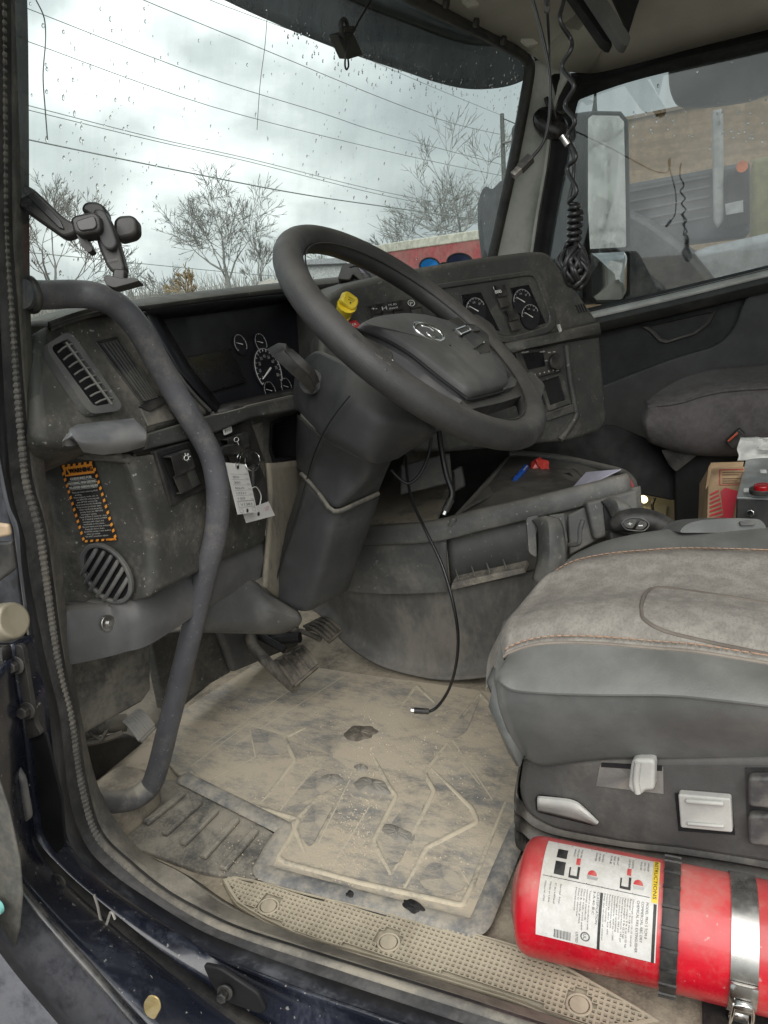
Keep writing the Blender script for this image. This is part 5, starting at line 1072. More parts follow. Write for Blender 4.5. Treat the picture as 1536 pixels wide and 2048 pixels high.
# steel strap with its over-centre latch
lathe([(.222, ER+.0008), (.222, ER+.0022), (.248, ER+.0022), (.248, ER+.0008)], 'strap', m_steel, sharp=30)
lt = MB().rows([[cyl(s, a, ER+h) for s in (0.222, 0.229, 0.241, 0.248)] for a, h in ((R_(10), .003), (R_(9), .006), (R_(2), .008), (R_(-8), .006), (R_(-14), .006))]).build('latch_plate', m_steel, fe_, solid=.0015)
tube('latch_loop', [cyl(0.227, R_(-6), ER+.011), cyl(0.225, R_(-30), ER+.014), cyl(0.225, R_(-52), ER+.012), cyl(0.226, R_(-62), ER+.010), cyl(0.244, R_(-62), ER+.010), cyl(0.245, R_(-52), ER+.012), cyl(0.245, R_(-30), ER+.014), cyl(0.243, R_(-6), ER+.011), cyl(0.227, R_(-6), ER+.011)], .0019, m_chrome, fe_, n=8, sm=4)
MB().rows([[cyl(s, a, ER+h) for s in (0.227, 0.244)] for a, h in ((R_(-2), .009), (R_(-7), .013), (R_(-13), .010))]).build('latch_hook', m_steel, fe_, solid=.002)
MB().rows([[cyl(s, a, ER+h) for s in (0.226, 0.245)] for a, h in ((R_(-56), .004), (R_(-60), .014), (R_(-66), .014), (R_(-68), .004))]).build('latch_catch', m_steel, fe_, solid=.002)
br = slab('mounting_bracket', [AX0+ad*.2+side*.055+V(0, 0, -ER-.008), AX0+ad*.55+side*.055+V(0, 0, -ER-.008), AX0+ad*.55-side*.055+V(0, 0, -ER-.008), AX0+ad*.2-side*.055+V(0, 0, -ER-.008)], .006, m_dark, fe_, bevel=.002)
# ------------------------------------------------------------------ passenger side: seat, boxes, lit door-side panel
ps = thing('passenger_seat', 'dark charcoal velour passenger seat cushion on a black pedestal', 'seat')
m_vel = M('velour', (.085, .077, .078), .95, dust=.35, ds=60, grain=.6, gs=500, dcol=(.17, .16, .165), vs=5, var=.3)
sb0 = [(1298, 884), (1321, 894), (1364, 906), (1414, 911), (1464, 911), (1536, 909), (1750, 905)]
sb1 = [(1287, 850), (1310, 858), (1360, 864), (1412, 862), (1464, 858), (1536, 852), (1750, 842)]
sb2 = [(1296, 816), (1325, 812), (1364, 806), (1401, 794), (1451, 784), (1536, 778), (1750, 772)]
P0 = [ux(*p, 1.98) for p in sb0]; P1 = [ux(*p, 1.93) for p in sb1]; P2 = [ux(*p, 1.95) for p in sb2]
tp_ = [(1293, 808), (1303, 797), (1328, 777), (1364, 758), (1426, 740), (1536, 728), (1750, 716)]
zq = P2[2][2]+.015
P4 = [uz(x, y, z) for (x, y), z in zip(tp_, [zq-.03, zq-.02, zq-.006, zq, zq+.004, zq+.01, zq+.02])]
P3 = [.6*a+.4*b+V(0, 0, .012) for a, b in zip(P2, P4)]
nose = lambda r: [r[0]+V(.12, .02, -.01)]+r
loft('cushion', [nose(r) for r in ([p+V(.1, 0, -.01) for p in P0], P0, P1, P2, P3, P4, [p+V(.08, .0, -.08) for p in P4])], m_vel, ps, sm=5, smv=5)
tube('piping', [p+V(-.002, 0, .003) for p in P2], .004, m_vel, ps, n=8)
slab('pedestal', [ux(x, y, 2.02) for x, y in [(1323, 903), (1348, 940), (1349, 1090), (1750, 1080), (1750, 900)]], .3, m_black, ps, bevel=.006)
slab('side_bracket', rnd([ux(x, y, 1.99) for x, y in [(1322, 900), (1352, 898), (1400, 906), (1352, 944), (1338, 930)]], .006), .02, m_dark, ps, bevel=.003)
bk_ = tag(slab('seat_buckle', rnd([ux(x, y, 1.90) for x, y in [(1449, 884), (1479, 857), (1493, 872), (1467, 901)]], .005), .02, m_dark, None, bevel=.004), 'black seat belt buckle with an orange button beside the velour cushion', 'buckle')
slab('button', [ux(x, y, 1.889) for x, y in [(1454, 882), (1474, 864), (1477, 867), (1457, 885)]], .004, M('buckle_red', (.5, .09, .04), .5, grain=0), bk_)
q = random.Random(5)
tw = [[ud(x+q.uniform(-3, 3), y+q.uniform(-3, 3), 1.70+q.uniform(-.02, .02)) for x in np.linspace(1480-j*1.5, 1600, 8)] for j, y in enumerate((874, 884, 897, 908, 918))]
tag(loft('paper_towel', tw, M('towel', (.75, .75, .73), .9, grain=.2), None, sm=3, smv=3, solid=.002), 'crumpled white paper towel lying on the steel control box', 'paper towel')
cb = thing('control_box', 'steel-topped black control box with a red push button beside the passenger seat', 'control box')
tpz = [ud(1492, 916, 1.72), ud(1700, 912, 1.60), ud(1700, 1002, 1.36), ud(1473, 994, 1.46)]
slab('lid', tpz, .006, M('box_steel', (.42, .45, .46), .35, metal=.8, dust=.35, ds=7, grain=.1), cb, bevel=.002)
fr = [ud(1473, 997, 1.46), ud(1700, 1005, 1.36), ud(1700, 1070, 1.36), ud(1471, 1060, 1.47)]
slab('case', fr, .2, m_ink, cb, back=vr(1500, 1000, .2), bevel=.003)
bn = norm_of(tpz)
MB().disc(ud(1524, 986, 1.432), bn, .022, .010, 24).build('button_base', m_dark, cb, bevel=.002); MB().disc(ud(1525, 983, 1.425), bn, .015, .014, 24).build('push_button', M('button_red', (.35, .005, .01), .25, grain=0), cb, bevel=.003)
slab('lid_sticker', [p+bn*.001 for p in [ud(1487, 984, 1.464), ud(1502, 985, 1.45), ud(1500, 978, 1.475), ud(1488, 977, 1.485)]], .0006, m_white, cb, bevel=0)
slab('lid_sticker', [p+bn*.001 for p in [ud(1521, 946, 1.57), ud(1534, 947, 1.56), ud(1532, 940, 1.58), ud(1520, 940, 1.59)]], .0006, m_white, cb, bevel=0)
MB().disc(ud(1502, 1026, 1.44), norm_of(fr), .007, .006, 6).build('bolt', m_chrome, cb, bevel=.001)
bx_ = thing('cardboard_box', 'torn brown cardboard box with red stripes behind the driver seat', 'box')
m_card = M('cardboard', (.42, .29, .17), .85, grain=.2, dust=.1)
cq = [ud(1414, 1045, 1.62), ud(1495, 1045, 1.60), ud(1490, 932, 1.62), ud(1417, 934, 1.64)]
slab('carton', cq, .16, m_card, bx_, bevel=.003)
slab('torn_flap', [ud(1411, 980, 1.60), ud(1417, 934, 1.615), ud(1422, 926, 1.60), ud(1488, 924, 1.58), ud(1486, 934, 1.59), ud(1424, 938, 1.60), ud(1418, 970, 1.61)], .004, m_card, bx_, bevel=.001)
f = quad(*cq, off=.003); T = Text()
T.mb.add([f(.42, .02), f(.62, .02), f(.78, .55), f(.45, .62), f(.33, .55)], [[0, 1, 2, 3, 4]])
for i in range(7): T.mb.add([f(.05, .02+i*.075), f(.05, .055+i*.075), f(.40-.02*i, .13+i*.075), f(.40-.02*i, .095+i*.075)], [[0, 1, 2, 3]])
T.bar(f, .30, .93, .95, .945); T.bar(f, .30, .66, .95, .67); T.bar(f, .30, .66, .32, .94); T.build('red_print', M('box_red', (.50, .03, .05), .7, grain=0), bx_)
T = Text()
for v, w in ((.88, .55), (.84, .45), (.77, .5), (.73, .4), (.69, .5)): T.bar(f, .38, v, .38+w, v+.015)
T.build('print', M('box_brown', (.20, .12, .07), .8, grain=0), bx_)
sp = thing('step_panel', 'warmly lit beige step panel low beside the passenger door', 'panel')
stp = [ud(1255, 985, 2.30), ud(1350, 985, 2.32), ud(1352, 1062, 2.25), ud(1258, 1062, 2.22)]
slab('panel', stp, .02, M('step_beige', (.50, .45, .32), .6, grain=.1, dust=.2), sp, bevel=.004)
slab('tread', [ud(1288, 1012, 2.27), ud(1336, 1010, 2.28), ud(1330, 1050, 2.22), ud(1290, 1050, 2.21)], .006, M('step_beige', (.5, .45, .32)), sp, bevel=.003)
MB().disc(ud(1286, 1000, 2.24), norm_of(stp), .012, .008, 20).build('lamp_lens', emit('lamp_glow', (1, .86, .5), 1.6), sp, bevel=.002)
tube('lamp_cable', [ud(x, y, 2.2) for x, y in [(1310, 996), (1305, 1008), (1306, 1024)]], .004, m_cable, sp, n=8)
ll = bpy.data.lights.new('footwell_lamp', 'POINT'); ll.energy = .06; ll.color = (1, .82, .45); ll.shadow_soft_size = .02
lo_ = bpy.data.objects.new('footwell_lamp', ll); C.objects.link(lo_); lo_.location = ud(1287, 985, 2.14)

# ------------------------------------------------------------------ things on the windscreen and pillar
m_holder = M('holder_black', (.009, .009, .010), .4, grain=.1, dust=.06)
ph = thing('phone_holder', 'black phone holder on a jointed arm in front of the windscreen', 'phone holder')
D_ = lambda px, d: [ud(x, y, d) for x, y in px]
slab('arm', rnd(D_([(30, 358), (66, 376), (126, 434), (150, 446), (152, 466), (126, 476), (52, 424), (20, 400)], 0.7998), .006), .016, m_holder, ph, bevel=.004)
slab('arm_channel', D_([(50, 388), (62, 384), (120, 440), (128, 458), (118, 456)], 0.7972), .004, M('holder_gloss', (.03, .03, .032), .25, grain=0), ph, bevel=.001)
slab('rear_disc', rnd(D_([(160, 420), (166, 404), (186, 400), (206, 408), (214, 430), (196, 440)], 0.8170), .012), .02, m_holder, ph, bevel=.005)
slab('pad', rnd(D_([(226, 440), (236, 430), (262, 428), (274, 438), (275, 462), (266, 472), (236, 480), (226, 468)], 0.7955), .006), .018, m_holder, ph, bevel=.004)
slab('back_plate', rnd(D_([(184, 416), (206, 416), (222, 446), (236, 484), (250, 534), (246, 546), (232, 550), (214, 536), (192, 484)], 0.7783), .008), .016, m_holder, ph, bevel=.004)
slab('front_plate', rnd(D_([(190, 418), (208, 420), (222, 450), (234, 488), (222, 500), (206, 494), (196, 470)], 0.7697), .008), .008, M('holder_soft', (.04, .041, .042), .6, grain=.1), ph, bevel=.002)
slab('side_arm', rnd(D_([(140, 438), (148, 430), (186, 422), (200, 432), (202, 456), (196, 464), (160, 470), (146, 464)], 0.7611), .006), .022, m_holder, ph, bevel=.004)
slab('side_pad', rnd(D_([(150, 442), (188, 430), (194, 450), (188, 458), (158, 462)], 0.7589), .004), .003, M('holder_gloss', (.03, .03, .032)), ph, bevel=.001)
slab('side_arm', rnd(D_([(150, 464), (170, 470), (186, 500), (176, 506), (164, 494)], 0.7740), .004), .012, m_holder, ph, bevel=.003)
slab('stem', rnd(D_([(226, 536), (250, 538), (248, 564), (222, 562)], .775), .003), .012, m_holder, ph, bevel=.003)
slab('foot', rnd(D_([(206, 552), (218, 550), (240, 556), (274, 556), (279, 562), (228, 576), (212, 570)], 0.7654), .003), .016, m_holder, ph, bevel=.003)
f = quad(*D_([(214, 526), (236, 520), (234, 512), (212, 518)], 0.7757)); Text().put('iOttie', f, .5, .1, .8, fit=.9, al='C').build('lettering', m_grey, ph)
tt = thing('windscreen_box', 'small black box clamped near the top of the windscreen with a thin cord', 'device')
TB = [uws(x, y, .05) for x, y in [(676, 70), (706, 62), (727, 110), (698, 119)]]
slab('case', TB, .03, m_dark, tt, bevel=.003)
c0 = uws(688, 56, .05); n0 = norm_of(TB)
MB().tube([c0+.016*(math.cos(a)*V(.9, 0, -.3)+math.sin(a)*V(.2, -.2, .95)) for a in np.linspace(0, 2*math.pi, 25)[:-1]], .005, 8, closed=True).build('clamp_ring', m_dark, tt, sharp=0)
tube('cross_pin', [uws(686, 58, .055), uws(708, 58, .055)], .006, m_dark, tt, n=8, sm=0)
tube('cord', [uws(x, y, .065) for x, y in [(760, -40), (742, 0), (716, 45), (702, 75), (692, 110), (690, 130), (693, 139), (697, 132), (696, 118)]], .0022, m_cable, tt, n=6)
dcm = thing('pillar_camera', 'round black camera pod clipped to the windscreen pillar', 'camera')
c0 = ud(1100, 250, 2.22); na = -FW
e1 = CR*.05+CU*-.022; e2 = CU*.040+CR*.008
MB().rows([[c0-na*(.03-.05*t)+k*(e1*math.cos(a)+e2*math.sin(a)) for a in np.linspace(0, 2*math.pi, 33)[:-1]] for t, k in ((0, .55), (.3, .9), (.7, 1), (1, .93), (1.15, .7), (1.2, .02))], True).build('pod', M('pod_gloss', (.010, .010, .012), .22, grain=0, dust=.08), dcm, sharp=0)
tube('clip', [ud(x, y, 2.2) for x, y in [(1092, 196), (1098, 212), (1110, 224), (1128, 222), (1130, 200)]], .007, m_dark, dcm, n=8)
slab('mount', [ud(x, y, 2.26) for x, y in [(1098, 188), (1110, 186), (1116, 224), (1102, 228)]], .02, m_dark, dcm, bevel=.003)
# hanging cords
uc = thing('usb_cord', 'thin straight charging cord with a bare plug hanging by the pillar', 'cord')
tube('cord', [ud(x, y, 1.08) for x, y in [(1058, -40), (1066, 0), (1081, 56), (1095, 118), (1101, 171), (1098, 240), (1086, 286), (1062, 317)]], .0022, m_cable, uc, n=8)
tube('plug_body', [ud(1062, 316, 1.08), ud(1040, 338, 1.08)], .0078, m_dark, uc, n=4, sm=0)
tube('plug_tip', [ud(1041, 337, 1.08), ud(1026, 352, 1.08)], .0062, m_steel, uc, n=4, sm=0)
tag(tube('second_cord', [ud(x, y, d) for x, y, d in [(1093, -30, 1.12), (1095, 30, 1.14), (1098, 90, 1.2), (1099, 150, 1.4), (1104, 200, 1.8), (1112, 236, 2.16)]], .0024, m_cable, None, n=8), 'thin taut cord running down to the round pillar camera', 'cord')
slab('cord_coupler', rnd([ud(x, y, 1.13) for x, y in [(1088, -20), (1100, -20), (1101, 20), (1096, 26), (1089, 20)]], .002), .006, m_dark, bpy.data.objects['second_cord'], bevel=.002)
cc = thing('coiled_cord', 'black coiled microphone cord hanging in a knot by the passenger mirror', 'cord')
w1 = [(1130, -40), (1128, 0), (1120, 40), (1142, 79), (1142, 99), (1124, 135), (1148, 171), (1130, 210), (1150, 242), (1136, 274), (1152, 314), (1134, 338), (1153, 381), (1138, 405)]
dz = [1.05+(.014 if i % 2 else 0) for i in range(len(w1))]
path = [ud(x, y, d) for (x, y), d in zip(w1, dz)]
for i in range(26):                           # tight coils
    a = i*math.pi/2*1.02; t = i/26; path.append(ud(1152-4*t+13*math.sin(a)*(1 if i > 1 else .5), 408+86*t, 1.05+.011*math.cos(a)))
q = random.Random(12)
kn = []
for i in range(120):                          # the knot: loops of cord turned every way round its middle
    a = i*2*math.pi/6.0; b = i*.83; rr = (26+7*math.sin(i*.37))*(1 if i % 6 else 1.12); kn.append(ud(1149+rr*.92*math.cos(a)*math.cos(b), 532+rr*1.25*math.sin(a)*.9+12*math.sin(b*.7), 1.05+.024*math.cos(a)*math.sin(b)))
mb = MB().tube(cat(path+kn, 6), .0031, 8); mb.build('coil', m_cable, cc, sharp=0)
tube('slack_strand', [ud(x, y, 1.07) for x, y in [(1126, 274), (1140, 296), (1147, 320), (1146, 360), (1137, 404)]], .0026, m_cable, cc, n=8)
tube('ferrule', [ud(1124, 272, 1.06), ud(1136, 290, 1.06)], .0045, m_steel, cc, n=10, sm=0)
# cables under the dash
lcb = thing('charging_cable', 'long black charging cable looping from under the dash down to the floor mat', 'cable')
cpts = [(812, 900, 1.36), (814, 945, 1.34), (824, 1000, 1.32), (852, 1062, 1.29), (884, 1130, 1.27), (906, 1205, 1.26), (916, 1270, 1.27), (912, 1330, 1.30), (898, 1378, 1.34), (876, 1412, 1.36), (858, 1423, 1.365), (842, 1424, 1.37)]
tube('cord', [ud(*p) for p in cpts], .0027, m_cable, lcb, n=8); tube('plug', [ud(858, 1423, 1.36), ud(828, 1421, 1.362)], .0055, m_dark, lcb, n=8, sm=0)
tube('plug_tip', [ud(830, 1421, 1.362), ud(822, 1420, 1.363)], .004, m_steel, lcb, n=6, sm=0)
tag(tube('looped_wire', [ud(x, y, 1.33) for x, y in [(864, 862), (858, 905), (842, 945), (820, 966), (800, 958), (782, 940)]], .0028, m_cable, None, n=8), 'thin loose wire looping below the steering wheel', 'wire')
ac = thing('aux_cable', 'flat black cable with a metal tip hanging beside the power socket', 'cable')
tube('cord', [ud(x, y, 1.34) for x, y in [(878, 862), (884, 905), (893, 950), (904, 985), (898, 1008)]], .0052, m_cable, ac, n=8)
tube('plug', [ud(902, 998, 1.34), ud(890, 1022, 1.34)], .007, m_dark, ac, n=8, sm=0); tube('tip', [ud(890, 1022, 1.34), ud(887, 1029, 1.34)], .004, m_chrome, ac, n=6, sm=0)
# on the dash top
bk2 = thing('dash_bracket', 'black bracket with a pale suction disc standing on the dash top', 'bracket')
slab('bracket', rnd([ud(x, y, 1.50) for x, y in [(675, 558), (684, 530), (692, 526), (710, 526), (718, 536), (732, 560), (722, 562), (706, 548), (700, 560)]], .004), .03, m_dark, bk2, bevel=.004)
slab('base', rnd([ud(x, y, 1.52) for x, y in [(690, 562), (720, 546), (780, 548), (792, 556), (760, 566), (700, 568)]], .004), .02, m_dark, bk2, bevel=.003)
MB().rows([[ud(732, 530, 1.56)+k*.022*(math.cos(a)*CR+math.sin(a)*CU)-FW*h for a in np.linspace(0, 2*math.pi, 25)[:-1]] for k, h in ((1, 0), (1, .004), (.8, .010), (.4, .014), (.02, .015))], True).build('suction_disc', M('disc_lilac', (.30, .28, .34), .4, grain=0), bk2, sharp=0)
tag(tube('dash_wire', [ud(x, y, d) for x, y, d in [(700, 534, 1.47), (718, 533, 1.46), (736, 548, 1.44), (752, 574, 1.42), (763, 600, 1.40), (768, 640, 1.38)]], .0022, m_cable, None, n=6), 'thin grey wire arching from the dash bracket behind the wheel', 'wire')
tag(tube('dash_wire', [ud(x, y, d) for x, y, d in [(782, 552, 1.55), (798, 580, 1.50), (810, 612, 1.47), (816, 645, 1.45)]], .0024, m_cable, None, n=6), 'short wire crossing the switch row behind the steering wheel', 'wire')
sg = thing('sunglasses', 'sunglasses with blue mirror lenses resting on the dash top', 'sunglasses')
m_lens = M('blue_lens', (.03, .30, .85), .15, grain=0, metal=.3); m_lens2 = M('brown_lens', (.05, .07, .14), .12, grain=0, metal=.4)
for cx_, cy_, rx, ry, ml in ((859, 532, 20, 16, m_lens), (919, 523, 25, 16, m_lens2)):
    P = [ud(cx_+rx*math.cos(a), cy_-ry*math.sin(a), 2.25) for a in np.linspace(0, 2*math.pi, 25)[:-1]]
    slab('lens', P, .003, ml, sg, bevel=.001); MB().tube(P, .0028, 6, closed=True).build('frame_rim', m_dark, sg, sharp=0)
tube('bridge', [ud(878, 530, 2.25), ud(886, 526, 2.25), ud(895, 526, 2.25)], .003, m_dark, sg, n=6)
# ignition key with tags
ky = thing('ignition_key', 'black ignition key and fob on a wire ring in the dash switch panel', 'key')
kd = lambda px, o: L2.many(px, o)
slab('bow', rnd(kd([(440, 905), (448, 894), (474, 888), (488, 896), (504, 918), (496, 926), (480, 908), (446, 910)], .045), .004), .012, m_dark, ky, bevel=.003)
slab('fob', rnd(kd([(508, 934), (520, 926), (534, 960), (537, 1000), (526, 1018), (514, 1014), (508, 990)], .030), .010), .014, m_dark, ky, bevel=.004)
kr = [L2(505+15*math.cos(a), 922+19*math.sin(a), .05+.008*math.sin(a)) for a in np.linspace(0, 2*math.pi, 25)[:-1]]
MB().tube(kr, .0011, 6, closed=True).build('ring', m_chrome, ky, sharp=0)
for x0 in (470, 476): tube('tag_wire', [L2(x0, 934, .052), L2(x0+6, 912, .056), L2(x0+18, 902, .054), L2(x0+26, 908, .05)], .0008, m_chrome, ky, n=5)
tube('tag_loop', [L2(x, y, .036) for x, y in [(498, 980), (512, 974), (522, 992), (518, 1014), (512, 1020)]], .0008, m_white, ky, n=5)
tg = kd([(476, 1029), (515, 1024), (493, 929), (451, 925)], .052)
t1_ = tag(slab('key_tag', tg, .0008, m_paper, None, bevel=0), 'white handwritten paper tag hanging from the ignition key', 'tag')
f = quad(*tg, off=.001); T = Text()
for i, (s, w) in enumerate([('STOCK', .3), ('YEAR', .4), ('MAKE', .35), ('MODEL', .5), ('COLOR', .42), ('VIN', .4)]):
    T.put(s, f, .92, .80-i*.105, .035, fit=.16, al='R'); T.bar(f, .08, .785-i*.105, .95, .79-i*.105)
for v0, v1 in ((.13, .25),):
    for a, b, c, d in ((.1, v0, .92, v0+.008), (.1, v1, .92, v1+.008), (.1, v0, .115, v1), (.905, v0, .92, v1)): T.bar(f, a, b, c, d)
for u in (.1, .74):
    for a, b, c, d in ((u, .03, u+.17, .036), (u, .1, u+.17, .106), (u, .03, u+.012, .1), (u+.158, .03, u+.17, .1)): T.bar(f, a, b, c, d)
T.build('printed_lines', M('tag_print', (.25, .25, .25), .7, grain=0), t1_)
T = Text(); T.put('V1383', f, .2, .16, .075, fit=.6)
for i, (s, w) in enumerate([('2020', .3), ('300', .3), ('black', .45), ('12221', .45), ('100', .35)]): T.put(s, f, .15, .71-i*.105, .06, fit=w)
T.build('handwriting', M('pencil', (.12, .12, .14), .7, grain=0), t1_)
MB().disc(f(.47, .06), norm_of(tg), .0028, .0006, 14).disc(f(.5, .93), norm_of(tg), .0028, .0006, 14).build('punch_hole', m_ink, t1_)
tg2 = kd([(493, 1046), (550, 1031), (537, 1003), (485, 1022)], .040)
t2_ = tag(slab('key_tag', tg2, .0008, m_paper, None, bevel=0), 'plain white tag peeping out behind the handwritten key tag', 'tag')
MB().disc(quad(*tg2)(.47, .42), norm_of(tg2), .003, .0012, 14).build('punch_hole', m_ink, t2_)
f = quad(*tg2, off=.001); Text().put('LST', f, .75, .5, .35, fit=.16).build('lettering', M('pink_print', (.6, .2, .25), .7, grain=0), t2_)

# ------------------------------------------------------------------ outside of the cab by the driver's door
bs = thing('cab_side', 'scratched navy cab side below the driver door opening', 'cab body')
A0 = [ux(x, y, X) for (x, y), X in zip(body, [.56-.03*min(1, max(0, (x-280)/250)) for x, y in body])]
A0 = A0[10:]
Bp = [(20, 1290), (30, 1370), (42, 1450), (60, 1620), (72, 1680), (130, 1745), (200, 1806), (290, 1878), (380, 1944), (480, 2012), (600, 2080), (820, 2160), (1060, 2240), (1440, 2370)]
B0 = [ux(x, y, .525) for x, y in Bp]
Cp = [(-60, 1420), (-40, 1500), (-20, 1600), (10, 1720), (44, 1774), (90, 1830), (140, 1888), (196, 1950), (250, 2012), (320, 2090), (420, 2180), (640, 2300), (900, 2400), (1300, 2560)]
C0 = [ux(x, y, .45) for x, y in Cp]
Dp = [(-200, 1500), (-180, 1600), (-150, 1700), (-110, 1800), (-60, 1880), (-20, 1950), (30, 2020), (80, 2080), (140, 2150), (200, 2220), (300, 2320), (500, 2450), (760, 2560), (1160, 2740)]
D0 = [ux(x, y, .36) for x, y in Dp]
E0 = [p+V(-.02, 0, -.5) for p in D0]
loft('jamb_panel', [A0, [.5*(a+b)+V(.012, 0, 0) for a, b in zip(A0, B0)], B0], m_navy, bs, sm=4, smv=3, solid=.004)
loft('rail_channel', [[p+V(0, 0, 0) for p in B0], [p+V(-.012, 0, .002) for p in B0], [p+V(-.014, 0, -.012) for p in B0], [p+V(-.004, 0, -.016) for p in B0]], m_dark, bs, sm=4, solid=.003)
loft('lower_panel', [[p+V(-.002, 0, -.014) for p in B0], [.5*(a+b)+V(.008, 0, 0) for a, b in zip(B0, C0)], C0], m_navy, bs, sm=4, smv=3, solid=.004)
tube('panel_ridge', [p+V(-.004, 0, .002) for p in C0], .006, M('ridge_paint', (.02, .022, .03), .25, coat=.6, grain=0, dust=.3, ds=8), bs, n=10, sm=4)
loft('step_fairing', [C0, [.5*(a+b)+V(-.01, 0, 0) for a, b in zip(C0, D0)], D0, E0], M('fairing_grey', (.03, .032, .04), .45, dust=.5, ds=6, grain=.2, coat=.2, dcol=(.2, .2, .22)), bs, sm=4, smv=3, solid=.004)
def bolt(x, y, X, r, par, d=(-1, -.2, .2)):
    c = ux(x, y, X); return MB().disc(c, d, r*1.5, .003, 24).disc(c+np.array(d)*.004, d, r, .008, 6).build('bolt', m_dark, par, bevel=.001)
bolt(116, 1764, .50, .0075, bs)
slab('bracket', rnd([ux(x, y, .505) for x, y in [(404, 1930), (440, 1938), (515, 1988), (533, 2024), (520, 2030), (456, 2006), (425, 1975)]], .006), .006, m_black, bs, bevel=.002); bolt(451, 1983, .50, .006, bs)
tube('torn_strip', [ux(x, y, .503) for x, y in [(188, 1790), (195, 1812), (202, 1842), (212, 1850), (222, 1824), (230, 1838)]], .0016, M('torn_strip', (.35, .33, .3), .6, grain=0), bs, n=5)
slab('bare_patch', rnd([ux(x, y, .437) for x, y in [(285, 2008), (298, 1990), (316, 1996), (322, 2016), (308, 2042), (290, 2030)]], .01), .002, M('gold_patch', (.5, .38, .16), .4, metal=.4, grain=.6, gs=200, dust=.5, ds=60), bs)
# hinge post with hinge and bolts, dark gap
hpst = thing('hinge_post', 'black hinge post with a pale hinge barrel and bolts at the left edge', 'hinge')
slab('post', [ux(x, y, .575) for x, y in [(-200, 560), (-70, 640), (-24, 850), (22, 1055), (50, 1270), (84, 1425), (104, 1600), (112, 1690), (60, 1760), (-200, 1700)]], .004, M('post_black', (.012, .013, .018), .35, dust=.3, ds=7, grain=.1, coat=.3, dcol=(.14, .15, .18)), hpst, bevel=.006)
MB().tube([ux(-40, 1256, .54), ux(2, 1246, .54), ux(8, 1245, .54), ux(30, 1240, .54)], [.017, .018, .022, .020], 24).build('hinge_barrel', M('barrel_tan', (.34, .30, .22), .4, metal=.5, dust=.3, grain=.1), hpst, bevel=.003)
slab('hinge_plate', rnd([ux(x, y, .53) for x, y in [(-30, 1290), (44, 1290), (70, 1450), (84, 1470), (20, 1490), (-30, 1500)]], .008), .006, m_dark, hpst, bevel=.004)
bolt(34, 1330, .528, .007, hpst); bolt(56, 1420, .528, .007, hpst)
slab('connector', [ux(x, y, .52) for x, y in [(-20, 1045), (14, 1050), (18, 1072), (-20, 1080)]], .006, M('connector_tan', (.4, .3, .2), .5, grain=0), hpst, bevel=.003)
slab('harness_block', [ux(x, y, .52) for x, y in [(-20, 1085), (20, 1084), (28, 1140), (-20, 1176)]], .006, m_dark, hpst, bevel=.004)
slab('recess', [ux(x, y, .535) for x, y in [(22, 1476), (92, 1466), (124, 1600), (130, 1690), (100, 1720), (58, 1640), (44, 1530)]], .004, m_black, hpst)
slab('catch', rnd([ux(x, y, .50) for x, y in [(2, 1540), (22, 1526), (44, 1560), (58, 1640), (30, 1660), (10, 1620)]], .006), .008, M('catch_grey', (.12, .12, .13), .5, dust=.5, grain=.2), hpst, bevel=.005)
dd = thing('driver_door', 'dark grey edge of the open driver door at the lower left', 'door')
dp_ = [(-300, 1480), (-20, 1500), (2, 1560), (22, 1620), (44, 1720), (50, 1790), (44, 1860), (20, 1950), (-10, 2060), (-300, 2100)]
slab('trim', [ux(x, y, .40) for x, y in dp_], 0, M('door_edge', (.075, .075, .07), .55, dust=.35, ds=6, grain=.3), dd, back=V(.03, .05, -.0), bevel=.006)
MB().disc(ux(-2, 1811, .392), (-1, .0, .1), .008, .006, 20).build('reflector', M('teal_reflector', (.25, .62, .58), .3, grain=0), dd, bevel=.001)

# ------------------------------------------------------------------ exterior mirrors, visor
mr = thing('side_mirror', 'tall dark passenger side mirror with a flat glass above a convex glass', 'mirror')
md = V(.988, .15, 0); rr_ = V(.30, -1, 0); rr_ /= np.linalg.norm(rr_); mn = rr_-md/np.linalg.norm(md); mn /= np.linalg.norm(mn); mn = mn+V(0, 0, -.02)
MP = Pl(ux(1215, 400, 2.92), mn)
slab('housing', rnd(MP.many([(1166, 226), (1186, 221), (1240, 222), (1256, 240), (1258, 400), (1259, 590), (1246, 606), (1190, 606), (1180, 596), (1170, 420), (1163, 250)]), .02), 0, m_dark, mr, back=V(.0, .16, .0)+V(-.02, 0, 0), bevel=.012, seg=4)
slab('housing_back', rnd([p+V(-.012, .03, 0) for p in MP.many([(1128, 240), (1150, 222), (1176, 224), (1180, 420), (1186, 600), (1156, 560), (1138, 420)])], .02), .1, M('mirror_back', (.22, .24, .26), .5, dust=.3, ds=8), mr, back=V(0, .14, 0), bevel=.012)
m_mir = M('mirror_glass', (.85, .86, .86), .015, metal=1, grain=0)
def bulge(px, k, name):
    P = rnd(MP.many(px, .003), .012); c = np.mean(P, 0); nn_ = mn/np.linalg.norm(mn)
    return loft(name, [[c+(p-c)*s+nn_*k*(1-s*s) for p in P] for s in (1, .93, .86, .78, .7, .6, .5, .4, .3, .2, .1, .005)], m_mir, mr, cu=True, sharp=0)
bulge([(1174, 240), (1184, 229), (1238, 230), (1251, 244), (1254, 400), (1255, 490), (1248, 496), (1178, 499), (1174, 420)], .0006, 'flat_glass')
bulge([(1180, 504), (1250, 500), (1256, 508), (1255, 586), (1244, 602), (1194, 603), (1184, 590)], .03, 'convex_glass')
